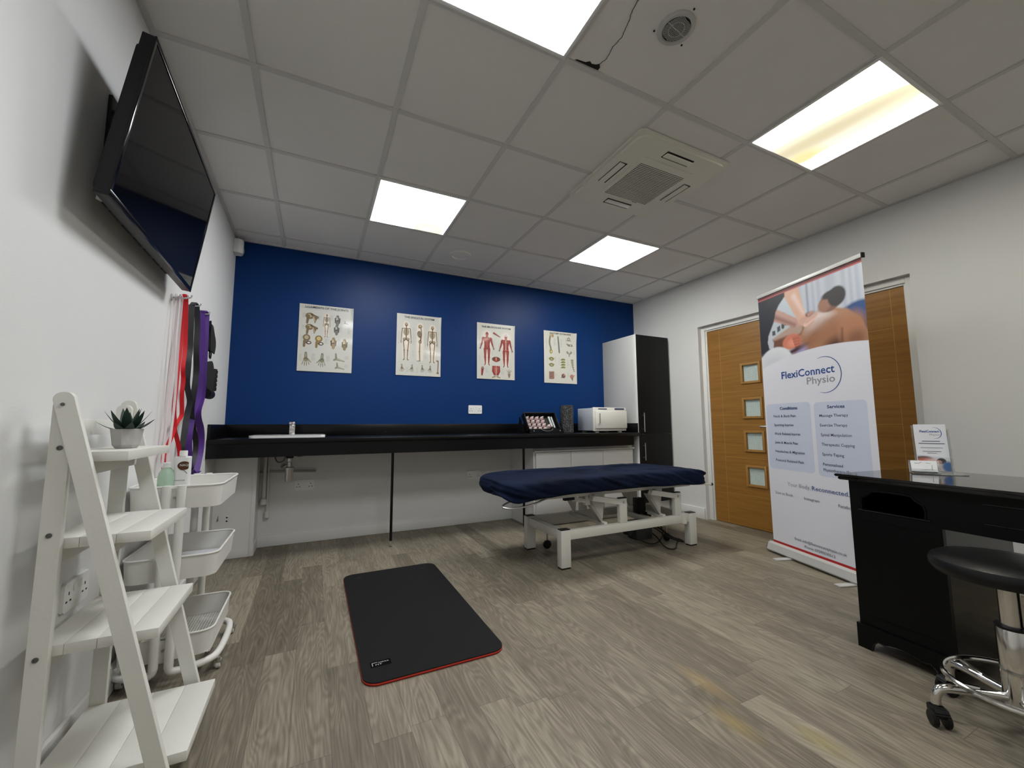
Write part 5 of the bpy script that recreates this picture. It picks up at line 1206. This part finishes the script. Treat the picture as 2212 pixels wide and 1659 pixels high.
# ================================================================== ROLLER BANNER
Ba = Vector((3.878, -1.878, 0)); Bd = Vector((-0.2991, -0.9542, 0)).normalized()
ban = thing('roller_banner', 'tall white roller banner with massage picture standing before the oak doors', 'banner stand', tuple(Ba+Bd*0.46))
BMx = Matrix.Translation(-Vector(ban.location)) @ quadM(Ba+Vector((0, 0, 0)), Bd, (0, 0, 1))     # local x along the banner, y up, z towards the room
S0, S1, BZ0, BZ1 = 0.045, 0.893, 0.060, 1.985
b = bmesh.new(); prism(b, [(-0.045, 0.010), (0.035, 0.010), (0.045, 0.022), (0.030, 0.068), (0.006, 0.078), (-0.030, 0.070), (-0.045, 0.03)], 0.020, 0.905, M=BMx @ Matrix(((0, 0, 1, 0), (0, 1, 0, 0), (1, 0, 0, 0), (0, 0, 0, 1)))); link('base_cassette', b, ALU, ban)
for s in (0.015, 0.905):
    b = bmesh.new(); prism(b, [(-0.047, 0.008), (0.038, 0.008), (0.047, 0.022), (0.032, 0.071), (0.006, 0.082), (-0.032, 0.073), (-0.047, 0.03)], s, s+0.006, M=BMx @ Matrix(((0, 0, 1, 0), (0, 1, 0, 0), (1, 0, 0, 0), (0, 0, 0, 1)))); link('end_cap', b, STEEL, ban)
for s in (0.22, 0.70):
    b = bmesh.new(); box(b, s-0.022, s+0.022, 0.0, 0.009, -0.10, 0.155, bev=0.002, M=BMx); link('foot', b, ALU, ban)
b = bmesh.new(); tube(b, [BMx @ Vector((0.47, 0.07, -0.028)), BMx @ Vector((0.47, 1.98, -0.022))], 0.007, 10); link('support_pole', b, ALU, ban)
b = bmesh.new(); box(b, S0-0.006, S1+0.004, BZ1-0.002, BZ1+0.026, -0.010, 0.012, bev=0.004, M=BMx); bar_ = link('top_bar', b, ALU, ban)
b = bmesh.new(); box(b, S1+0.004, S1+0.012, BZ1-0.004, BZ1+0.028, -0.011, 0.013, bev=0.002, M=BMx); link('end_cap', b, BLK, bar_)
# print
P = Paint(S1-S0, BZ1-BZ0, 760, (214, 214, 222))
ox, oy = S0, BZ0
X = P.X+ox; Y = P.Y+oy
P0 = (P.X, P.Y)
def q(s, z): return (s-ox, z-oy)
# curved bottom edge of the picture: from left 1.45 through 1.488 to right 1.44
def curvez(x): return 1.405+0.095*np.sin(np.clip((x-0.0)/0.90, 0, 1)*pi*0.62+0.12)*1.0-0.0*x
cz_ = 1.395+0.1*(1-((X-0.60)/0.60)**2); pic = np.clip((Y-cz_)/0.003+0.5, 0, 1)*np.clip((1.957-Y)/0.003+0.5, 0, 1)
base = P.C.copy()
P.C[:] = lin((0.76, 0.78, 0.82))
# curtains
st_ = 0.5+0.5*np.sin(X*95+2.5*np.sin(X*23)); P.blend(0.45*st_*(X > 0.33), (150, 160, 188)); P.blend(0.35*(np.abs(X-0.50) < 0.008), (90, 100, 140))
P.ell(q(0.30, 1.80), 0.16, 0.16, (196, 204, 214), soft=.08); P.poly([q(0.1, 1.9), q(0.33, 1.75), q(0.50, 1.60), q(0.1, 1.5)], (186, 194, 200), soft=.03)
P.poly([q(0.17, 1.655), q(0.20, 1.655), q(0.20, 1.69), q(0.17, 1.69)], (70, 74, 84), soft=.006); P.poly([q(0.22, 1.67), q(0.25, 1.68), q(0.25, 1.72), q(0.22, 1.71)], (80, 84, 92), soft=.006)
P.cap(q(0.275, 1.70), q(0.275, 1.78), 0.014, 0.008, (58, 70, 62), soft=.01); P.ell(q(0.27, 1.79), 0.03, 0.02, (70, 84, 72), soft=.012); P.cap(q(0.30, 1.72), q(0.35, 1.73), 0.014, 0.01, (74, 78, 86), soft=.01)
# blue cushion
P.ell(q(0.86, 1.60), 0.17, 0.13, (34, 74, 130), soft=.02); P.ell(q(0.86, 1.50), 0.15, 0.12, (22, 40, 84), soft=.05)
# dark area under torso and the recipient
P.ell(q(0.50, 1.62), 0.17, 0.10, (120, 78, 58), rot=.3, soft=.02); P.ell(q(0.45, 1.68), 0.12, 0.06, (132, 88, 66), rot=.35, soft=.02)
P.poly([q(0.36, 1.50), q(0.42, 1.60), q(0.50, 1.70), q(0.58, 1.745), q(0.68, 1.735), q(0.78, 1.70), q(0.86, 1.62), q(0.905, 1.50), q(0.905, 1.40), q(0.34, 1.40)], (176, 128, 98), soft=.015)
P.ell(q(0.56, 1.655), 0.09, 0.055, (216, 196, 190), rot=.6, soft=.06); P.ell(q(0.60, 1.70), 0.075, 0.026, (222, 206, 202), rot=-.1, soft=.035); P.ell(q(0.52, 1.56), 0.14, 0.06, (150, 100, 68), rot=.6, soft=.08)
P.ell(q(0.66, 1.56), 0.10, 0.08, (158, 106, 72), rot=.4, soft=.09); P.ell(q(0.68, 1.49), 0.08, 0.04, (78, 46, 32), rot=.3, soft=.06); P.ell(q(0.80, 1.57), 0.08, 0.10, (172, 118, 84), rot=-.4, soft=.06); P.cap(q(0.73, 1.50), q(0.735, 1.58), 0.008, 0.004, (104, 64, 44), soft=.02); P.ell(q(0.82, 1.50), 0.06, 0.05, (134, 84, 58), soft=.06)
P.ell(q(0.42, 1.48), 0.05, 0.05, (160, 150, 190), rot=.6, soft=.05)
# head with hair
P.ell(q(0.665, 1.775), 0.082, 0.062, (128, 88, 70), rot=.25, soft=.012); P.ell(q(0.625, 1.765), 0.050, 0.042, (158, 112, 92), rot=.5, soft=.02); P.ell(q(0.715, 1.80), 0.062, 0.066, (44, 40, 42), rot=-.5, soft=.014); P.ell(q(0.67, 1.825), 0.06, 0.026, (44, 40, 42), rot=.1, soft=.012)
# recipient arm and hand
P.cap(q(0.16, 1.595), q(0.40, 1.66), 0.030, 0.045, (178, 150, 136), soft=.015); P.cap(q(0.15, 1.575), q(0.30, 1.585), 0.036, 0.040, (112, 70, 52), soft=.02)
P.ell(q(0.34, 1.575), 0.078, 0.055, (206, 122, 96), rot=.15, soft=.012); P.ell(q(0.36, 1.565), 0.05, 0.03, (226, 146, 118), rot=.2, soft=.03)
for k in range(4): P.cap(q(0.36+k*.006, 1.60-k*.022), q(0.415, 1.60-k*.020), 0.010, 0.009, (190, 108, 86), soft=.006); P.cap(q(0.355+k*.006, 1.589-k*.022), q(0.412, 1.589-k*.020), 0.002, 0.002, (120, 56, 48), soft=.004)
P.ell(q(0.36, 1.505), 0.09, 0.016, (60, 28, 34), rot=.25, soft=.02)
# therapist forearms and hands
P.cap(q(0.18, 1.82), q(0.40, 1.70), 0.050, 0.030, (196, 156, 144), soft=.012); P.cap(q(0.19, 1.80), q(0.38, 1.69), 0.018, 0.012, (150, 108, 100), soft=.03)
P.cap(q(0.36, 1.97), q(0.445, 1.72), 0.070, 0.034, (220, 176, 152), soft=.012); P.cap(q(0.39, 1.90), q(0.46, 1.76), 0.020, 0.012, (236, 206, 196), soft=.03)
P.ell(q(0.475, 1.69), 0.062, 0.034, (206, 164, 148), rot=-.25, soft=.012); P.cap(q(0.47, 1.67), q(0.545, 1.70), 0.016, 0.012, (226, 190, 178), soft=.008); P.cap(q(0.48, 1.69), q(0.56, 1.72), 0.014, 0.010, (212, 170, 154), soft=.008); P.cap(q(0.50, 1.735), q(0.53, 1.745), 0.010, 0.008, (196, 140, 124), soft=.008)
# therapist sleeve (dark) top-left
P.poly([q(0.04, 1.97), q(0.31, 1.97), q(0.31, 1.925), q(0.25, 1.875), (0.215-ox, 1.83-oy), (0.19-ox, 1.755-oy), q(0.13, 1.66), q(0.12, 1.60), q(0.16, 1.55), q(0.04, 1.50)], (34, 36, 46), soft=.012); P.poly([q(0.12, 1.62), q(0.13, 1.56), q(0.17, 1.54), q(0.18, 1.60), q(0.15, 1.64)], (186, 190, 200), soft=.01)
# pillow
P.ell(q(0.19, 1.44), 0.155, 0.12, (214, 216, 220), soft=.012); P.ell(q(0.15, 1.42), 0.12, 0.09, (200, 202, 208), soft=.08)
img = P.C.copy(); P.C = base*(1-pic[..., None])+img*pic[..., None]
# red stripes
P.blend(((Y > 1.957) & (Y < 1.966)).astype(float), (176, 84, 84)); P.blend((Y >= 1.966).astype(float), (96, 22, 26)); P.blend((Y < 0.094).astype(float), (168, 28, 30))
# pale blue text panels with rounded corners
def panel(s0, s1, z0, z1, r):
    cx, cy = (s0+s1)/2, (z0+z1)/2; dx = np.abs(X-cx)-(s1-s0)/2+r; dy = np.abs(Y-cy)-(z1-z0)/2+r
    d = np.hypot(np.maximum(dx, 0), np.maximum(dy, 0))+np.minimum(np.maximum(dx, dy), 0)-r
    P.blend(np.clip(0.5-d/P.px, 0, 1), (192, 199, 216))
panel(0.060, 0.458, 0.636, 1.128, 0.028); panel(0.486, 0.850, 0.626, 1.121, 0.028)
sheet = P.build('printed_sheet', BMx @ Matrix.Translation((S0, BZ0, 0.004)), PRINTM, ban, curl=lambda X_, Y_: 0.0012*np.sin(Y_*1.7)+0.0006*np.sin(X_*8+Y_*3))
NAVY = mat('navy_print', rgb(34, 72, 136), 0.5); GREYP = mat('grey_print', rgb(140, 140, 144), 0.5); SLATE = mat('slate_print', rgb(58, 66, 84), 0.5)
TXT = BMx @ Matrix.Translation((0, 0, 0.0063))
b = bmesh.new(); text(b, 'FlexiConnect', 0.075, TXT, 0.232, 1.311, width=0.430, bold=0.0012); link('logo_lettering', b, NAVY, sheet, smooth=False)
b = bmesh.new(); text(b, 'Physio', 0.070, TXT, 0.448, 1.249, width=0.213, bold=0.0008); plabel(link('logo_lettering', b, GREYP, sheet, smooth=False), 'grey logo word')
b = bmesh.new(); A1 = []; cxA, czA, RA = 0.585, 1.302, 0.121; n = 40; prev = None
for k in range(n+1):
    a = radians(112-224*k/n); t = 0.0055*sin(pi*k/n)**0.5+0.0004
    R = [b.verts.new(TXT @ Vector((cxA+(RA+t/2)*cos(a), czA+(RA+t/2)*sin(a), 0))), b.verts.new(TXT @ Vector((cxA+(RA-t/2)*cos(a), czA+(RA-t/2)*sin(a), 0)))]
    if prev: b.faces.new((prev[0], prev[1], R[1], R[0]))
    prev = R
link('logo_arc', b, NAVY, sheet, smooth=False)
b = bmesh.new(); text(b, 'Conditions', 0.030, TXT, 0.273, 1.081, width=0.158, align='C', bold=0.0008); link('heading_lettering', b, mat('heading_print', rgb(44, 66, 110), 0.5), sheet, smooth=False)
b = bmesh.new(); text(b, 'Services', 0.030, TXT, 0.648, 1.077, width=0.122, align='C', bold=0.0008); link('heading_lettering', b, mat('heading_print', rgb(44, 66, 110), 0.5), sheet, smooth=False)
for k, s_ in enumerate(['Neck & Back Pain', 'Sporting Injuries', 'Work Related Injuries', 'Joint & Muscle Pain', 'Headaches & Migraines', 'Postural Related Pain']):
    b = bmesh.new(); text(b, s_, 0.026, TXT, 0.130-0.001*k, 1.025-0.066*k, width=(0.204, 0.180, 0.233, 0.208, 0.262, 0.249)[k], bold=0.0002); link('list_lettering', b, SLATE, sheet, smooth=False)
for k, (s_, w_) in enumerate([('Massage Therapy', 0.203), ('Exercise Therapy', 0.192), ('Spinal Manipulation', 0.215), ('Therapeutic Cupping', 0.228), ('Sports Taping', 0.153), ('Personalised', 0.140), ('Physiotherapy Plans', 0.215)]):
    b = bmesh.new(); text(b, s_, 0.027, TXT, 0.525, (1.021, 0.957, 0.893, 0.830, 0.765, 0.699, 0.662)[k], width=w_, bold=0.0002); link('list_lettering', b, SLATE, sheet, smooth=False)
b = bmesh.new(); text(b, 'Your Body,', 0.040, TXT, 0.217, 0.522, width=0.195); link('slogan_lettering', b, GREYP, sheet, smooth=False)
b = bmesh.new(); text(b, 'Reconnected.', 0.040, TXT, 0.424, 0.522, width=0.268, bold=0.0004); plabel(link('slogan_lettering', b, mat('slate_blue_print', rgb(70, 92, 140), 0.5), sheet, smooth=False), 'slate blue slogan word')
b = bmesh.new(); text(b, 'Scan to Book', 0.028, TXT, 0.099, 0.448, width=0.162); text(b, 'Instagram', 0.028, TXT, 0.355, 0.446, width=0.120); text(b, 'Facebook', 0.028, TXT, 0.612, 0.444, width=0.120)
text(b, 'Email: info@flexiconnectphysio.co.uk', 0.026, TXT, 0.249, 0.146, width=0.392); text(b, 'Phone: 07590330512', 0.026, TXT, 0.329, 0.112, width=0.232); link('contact_lettering', b, SLATE, sheet, smooth=False)

# ================================================================== DESK
F0 = Vector((2.870, -2.910, 0)); dd = Vector((-0.1, -0.995, 0)).normalized(); nn_ = Vector((0.995, -0.1, 0)).normalized()
dk = thing('desk', 'black lacquered pedestal desk with a scalloped front cutout beside the banner', 'desk', tuple(F0+dd*0.6+nn_*0.28))
TD = Matrix.Translation(-Vector(dk.location))
DM = TD @ Matrix(((dd.x, nn_.x, 0, F0.x), (dd.y, nn_.y, 0, F0.y), (0, 0, 1, 0), (0, 0, 0, 1)))   # local x along the front, y into the depth, z up
LEN, DEP = 1.22, 0.50
b = bmesh.new(); prism(b, rrect(LEN+0.05, DEP+0.07, 0.006, 3, cx=LEN/2, cy=DEP/2), 0.722, 0.736, M=DM); prism(b, rrect(LEN+0.07, DEP+0.09, 0.008, 3, cx=LEN/2, cy=DEP/2), 0.736, 0.7475, M=DM)
bmesh.ops.bevel(b, geom=b.edges[:], offset=0.003, segments=2, affect='EDGES'); link('desk_top', b, DESKT, dk)
FD = DM @ Matrix(((1, 0, 0, 0), (0, 0, -1, 0), (0, 1, 0, 0), (0, 0, 0, 1)))  # local x along front, y up, z out of the front
def scallop_panel(x0, x1):
    # front board with the bracket-shaped opening and scalloped foot
    b = bmesh.new(); w = x1-x0; L_ = lambda u: x0+w*u
    foot = [(0.0, 0.0), (0.12, 0.0), (0.14, 0.022), (0.19, 0.045), (0.27, 0.040), (0.36, 0.048), (0.50, 0.060), (0.64, 0.048), (0.73, 0.040), (0.81, 0.045), (0.86, 0.022), (0.88, 0.0), (1.0, 0.0)]
    hx0, hx1, hz0, hz1 = 0.16, 0.83, 0.600, 0.655
    hole = [(0.165, hz0), (0.155, 0.625), (0.170, 0.648), (0.215, 0.655), (0.245, 0.662), (0.285, 0.676), (0.36, 0.679), (0.50, 0.680), (0.64, 0.679), (0.715, 0.676), (0.755, 0.662), (0.785, 0.655), (0.825, 0.648), (0.845, 0.625), (0.835, hz0)]
    H = [(L_(u), z) for u, z in hole]
    # lower board
    box(b, x0, x1, 0, 0.02, 0.10, 0.595, M=DM)
    box(b, L_(0), L_(0.156), 0, 0.02, 0.595, 0.722, M=DM); box(b, L_(0.844), x1, 0, 0.02, 0.595, 0.722, M=DM)
    for (ua, za), (ub, zb) in zip(hole[1:], hole[2:-1]):
        prism(b, [(L_(ua), za), (L_(ub), zb), (L_(ub), 0.722), (L_(ua), 0.722)], -0.020, 0.0, M=FD)
    return b
def pedestal(x0, x1, foot_profile=True):
    b = scallop_panel(x0, x1); fr = link('front_panel', b, DESKM, dk, smooth=False)
    w = x1-x0; b = bmesh.new(); L_ = lambda u: x0+w*u
    hole = [(0.150, 0.598), (0.143, 0.625), (0.160, 0.652), (0.210, 0.660), (0.240, 0.667), (0.282, 0.682), (0.36, 0.685), (0.50, 0.686), (0.64, 0.685), (0.718, 0.682), (0.760, 0.667), (0.79, 0.660), (0.84, 0.652), (0.857, 0.625), (0.850, 0.598)]
    tube(b, [FD @ Vector((L_(u), z, 0.002)) for u, z in hole], 0.0035, 8); tube(b, [FD @ Vector((L_(0.10), 0.594, 0.002)), FD @ Vector((L_(0.90), 0.594, 0.002))], 0.003, 8)
    link('cutout_moulding', b, DESKM, fr)
    b = bmesh.new(); box(b, L_(0.12), L_(0.88), -0.004, 0, 0.55, 0.553, M=DM); box(b, L_(0.12), L_(0.88), -0.004, 0, 0.14, 0.143, M=DM); link('panel_moulding', b, DESKM, fr, smooth=False)
    # base board with scalloped lower edge
    foot = [(0.0, 0.0), (0.14, 0.0), (0.17, 0.030), (0.22, 0.048), (0.30, 0.044), (0.38, 0.050), (0.50, 0.056), (0.62, 0.050), (0.70, 0.044), (0.78, 0.048), (0.83, 0.030), (0.86, 0.0), (1.0, 0.0)]
    b = bmesh.new()
    for (ua, za), (ub, zb) in zip(foot, foot[1:]): prism(b, [(L_(ua)-0.0, za), (L_(ub), zb), (L_(ub), 0.100), (L_(ua), 0.100)], 0.0, 0.012, M=FD)
    box(b, x0-0.008, x0+0.0, -0.012, 0.02, 0.0, 0.100, M=DM)
    link('base_board', b, DESKM, dk, smooth=False)
    b = bmesh.new(); tube(b, [FD @ Vector((L_(u), z, 0.012)) for u, z in foot[1:-1]], 0.003, 8); link('base_moulding', b, DESKT, dk)
    b = bmesh.new(); box(b, x0, x0+0.018, 0.02, DEP, 0.05, 0.722, M=DM); link('side_panel', b, DESKT, dk, smooth=False)
    b = bmesh.new(); box(b, x1-0.018, x1, 0.02, DEP, 0.05, 0.722, M=DM); link('side_panel', b, DESKT, dk, smooth=False)
    b = bmesh.new(); box(b, x0+0.018, x1-0.018, DEP-0.018, DEP, 0.05, 0.722, M=DM); box(b, x0+0.018, x1-0.018, 0.02, DEP-0.018, 0.05, 0.07, M=DM); link('back_panel', b, DESKM, dk, smooth=False)
    for u in (0.0, 0.86):
        b = bmesh.new(); box(b, x0+u*w+0.004, x0+(u+0.14)*w-0.004, DEP-0.06, DEP-0.004, 0.0, 0.05, M=DM); link('foot', b, DESKM, dk, smooth=False)
pedestal(0.0, 0.312); pedestal(LEN-0.312, LEN)
b = bmesh.new(); box(b, 0.312, LEN-0.312, 0.0, 0.02, 0.572, 0.722, M=DM); box(b, 0.312, LEN-0.312, 0.02, DEP, 0.69, 0.70, M=DM); link('centre_apron', b, DESKM, dk, smooth=False)
b = bmesh.new()
for z in (0.615, 0.685): box(b, 0.43, LEN-0.43, -0.005, 0.0, z, z+0.004, bev=0.001, M=DM)
link('drawer_moulding', b, DESKT, dk)
b = bmesh.new(); lathe(b, [(0, 0.022), (0.010, 0.022), (0.013, 0.016), (0.006, 0.008), (0.006, 0)], n=16, M=FD @ Matrix.Translation((LEN/2, 0.65, 0))); link('drawer_knob', b, DESKT, dk)

# acrylic holders on desk
ACR = mat('clear_acrylic', (0.9, 0.93, 0.94), 0.05, trans=0.92, ior=1.2)
hd_ = thing('leaflet_holder', 'clear acrylic leaflet holder standing on the black desk', 'leaflet holder', (3.235, -3.085, 0.748))
hx = Vector((0.46, -0.89, 0)).normalized(); hy = Vector((-0.89, -0.46, 0)).normalized()    # across, and towards the camera
HM = Matrix(((hx.x, -hy.x, 0, 0), (hx.y, -hy.y, 0, 0), (0, 0, 1, 0), (0, 0, 0, 1)))    # local x across, y away from the camera, z up
HR = HM @ Matrix.Rotation(radians(-10), 4, 'X')
b = bmesh.new()
box(b, -0.080, 0.095, -0.060, 0.055, 0.0, 0.003, M=HM)
link('base', b, ACR, hd_)
b = bmesh.new(); box(b, -0.060, 0.060, 0.012, 0.0145, 0.006, 0.225, M=HR); box(b, 0.0565, 0.059, -0.022, 0.012, 0.006, 0.20, M=HR); link('back_plate', b, ACR, hd_)
lf = thing('leaflet_stack', 'stack of white leaflets with blue logo in the acrylic holder', 'leaflets', (3.235, -3.085, 0.752))
b = bmesh.new(); box(b, -0.053, 0.053, -0.006, 0.008, 0.006, 0.222, M=HR); link('paper_stack', b, mat('white_paper', (0.78, 0.78, 0.79), 0.6), lf, smooth=False)
LPp = Paint(0.106, 0.216, 220, (214, 215, 220))
LPp.poly([(-0.01, 0.075), (0.04, 0.068), (0.106, 0.062), (0.106, -0.01), (-0.01, -0.01)], (196, 200, 208)); LPp.ell((0.02, 0.055), .03, .012, (70, 66, 66), soft=.006); LPp.ell((0.030, 0.02), .05, .035, (196, 96, 70), soft=.02); LPp.ell((0.075, 0.02), .05, .032, (188, 176, 174), rot=-.4, soft=.02); LPp.ell((0.078, 0.046), .015, .013, (44, 42, 46), soft=.003); LPp.ell((0.069, 0.041), .010, .009, (168, 126, 108), soft=.003); LPp.ell((0.098, 0.02), .02, .024, (54, 92, 140), soft=.01)
LM = HR @ quadM((-0.053, -0.0066, 0.006), (1, 0, 0), (0, 0, 1))
cov = LPp.build('leaflet_cover', LM, PRINTM, lf)
b = bmesh.new(); LT = LM @ Matrix.Translation((0, 0, 0.0006)); text(b, 'FlexiConnect', 0.015, LT, 0.018, 0.178, width=0.066, bold=0.0004); 
prev = None
for k in range(25):
    a = radians(105-210*k/24); t = 0.0011*sin(pi*k/24)+0.0002
    R = [b.verts.new(LT @ Vector((0.068+(0.022+t)*cos(a), 0.175+(0.026+t)*sin(a), 0))), b.verts.new(LT @ Vector((0.068+(0.022-t)*cos(a), 0.175+(0.026-t)*sin(a), 0)))]
    if prev: b.faces.new((prev[0], prev[1], R[1], R[0]))
    prev = R
link('logo_lettering', b, NAVY, cov, smooth=False)
b = bmesh.new(); text(b, 'Physio', 0.013, LT, 0.050, 0.163, width=0.034); link('logo_lettering', b, GREYP, cov, smooth=False)
b = bmesh.new()
for (z, x0, x1, t) in ((0.135, .022, .082, .003), (0.124, .010, .096, .003), (0.105, .014, .088, .0016), (0.088, .020, .082, .0018), (0.080, .034, .066, .0018)): box(b, x0, x1, z, z+t, 0, 0.0002, M=LT)
link('text_lines', b, SLATE, cov, smooth=False)
ch_ = thing('card_holder', 'small clear acrylic card holder in front of the leaflets on desk', 'card holder', tuple(Vector((3.235, -3.085, 0.7512))+hx*-0.036+hy*0.032))
CR = HM @ Matrix.Rotation(radians(-18), 4, 'X')
b = bmesh.new(); box(b, -0.052, 0.052, 0.014, 0.016, 0.002, 0.060, M=CR); box(b, -0.052, -0.050, -0.010, 0.014, 0.002, 0.045, M=CR); box(b, -0.052, 0.052, -0.012, -0.010, 0.002, 0.014, M=CR); link('shell', b, ACR, ch_)
bc = thing('business_cards', 'white business cards in the small card holder on desk', 'business cards', tuple(ch_.location))
b = bmesh.new(); box(b, -0.046, 0.040, -0.006, 0.010, 0.004, 0.054, M=CR); link('card_stack', b, mat('white_paper'), bc, smooth=False)
b = bmesh.new(); CT2 = CR @ quadM((-0.046, -0.0064, 0.004), (1, 0, 0), (0, 0, 1)); tube(b, [CT2 @ Vector(p) for p in ((0.012, 0.038, 0), (0.028, 0.038, 0), (0.036, 0.044, 0))], 0.0007, 4); tube(b, [CT2 @ Vector(p) for p in ((0.05, 0.040, 0), (0.066, 0.038, 0))], 0.0006, 4); tube(b, [CT2 @ Vector(p) for p in ((0.03, 0.006, 0), (0.07, 0.012, 0))], 0.0006, 4); tube(b, [CT2 @ Vector(p) for p in ((0.068, 0.004, 0), (0.069, 0.03, 0))], 0.0006, 4)
link('card_print', b, SLATE, bc, smooth=False)

# ================================================================== STOOL
so = thing('wheeled_stool', 'round black vinyl stool on a chrome five-star castor base by desk', 'stool', (2.675, -3.415, 0))
b = bmesh.new(); lathe(b, [(0, 0.472), (0.05, 0.470), (0.13, 0.474), (0.165, 0.482), (0.177, 0.497), (0.178, 0.512), (0.172, 0.526), (0.155, 0.536), (0.10, 0.541), (0, 0.542)], n=64); link('seat', b, LEATH, so)
b = bmesh.new(); lathe(b, [(0, 0.455), (0.055, 0.455), (0.06, 0.460), (0.06, 0.473), (0, 0.473)], n=32); link('seat_plate', b, BLK, so)
b = bmesh.new(); lathe(b, [(0, 0.30), (0.025, 0.30), (0.025, 0.456), (0, 0.456)], n=32); link('gas_lift', b, CHROME, so)
b = bmesh.new(); lathe(b, [(0, 0.085), (0.036, 0.085), (0.038, 0.09), (0.038, 0.325), (0.036, 0.330), (0.024, 0.331), (0, 0.331)], n=32); link('column_sleeve', b, CHROME, so)
b = bmesh.new(); lathe(b, [(0.0365, 0.328), (0.0395, 0.328), (0.0395, 0.335), (0.0255, 0.336)], n=32); link('sleeve_collar', b, BLK, so)
b = bmesh.new(); tube(b, [(0.168*cos(2*pi*k/48), 0.168*sin(2*pi*k/48), 0.150) for k in range(48)], 0.0085, 10, closed=True); rg = link('foot_ring', b, CHROME, so)
c1 = Vector((2.524, -3.27, 0))-so.location; a0 = math.atan2(c1.y, c1.x)
for k in range(5):
    a = a0+2*pi*k/5; d = Vector((cos(a), sin(a), 0)); s = Vector((-sin(a), cos(a), 0))
    b = bmesh.new(); tube(b, [d*0.030+Vector((0, 0, 0.118)), d*0.15+Vector((0, 0, 0.118)), d*0.195+Vector((0, 0, 0.116)), d*0.212+Vector((0, 0, 0.095)), d*0.214+Vector((0, 0, 0.062))], 0.0135, 14, smooth_path=2); lgk = link('leg', b, CHROME, so)
    b = bmesh.new(); tube(b, [d*0.10+Vector((0, 0, 0.131)), d*0.14+Vector((0, 0, 0.135)), d*0.180+Vector((0, 0, 0.146))], 0.006, 8, smooth_path=1); link('ring_bracket', b, CHROME, lgk)
    b = bmesh.new(); base = d*0.214
    tube(b, [base+Vector((0, 0, 0.050)), base+Vector((0, 0, 0.064))], 0.014, 12)
    prism(b, [(0.022, 0.030), (0.030, 0.048), (0.018, 0.062), (-0.016, 0.062), (-0.024, 0.046), (-0.012, 0.026)], -0.018, 0.018, M=Matrix.Translation(base+s*0.006) @ quadM((0, 0, 0), s, (0, 0, 1))); bmesh.ops.bevel(b, geom=[e for e in b.edges if e.calc_length() > 0.03], offset=0.004, segments=2, affect='EDGES')
    cs2 = link('castor', b, BLK, lgk)
    for sg in (-1, 1):
        b = bmesh.new(); lathe(b, [(0, -0.007), (0.021, -0.007), (0.025, -0.004), (0.025, 0.004), (0.020, 0.008), (0, 0.009)], n=28, M=Matrix.Translation(base+s*0.012+Vector((0, 0, 0.025))) @ quadM(d*sg*0.0165, s*sg, (0, 0, 1))); link('wheel', b, BLK, cs2)
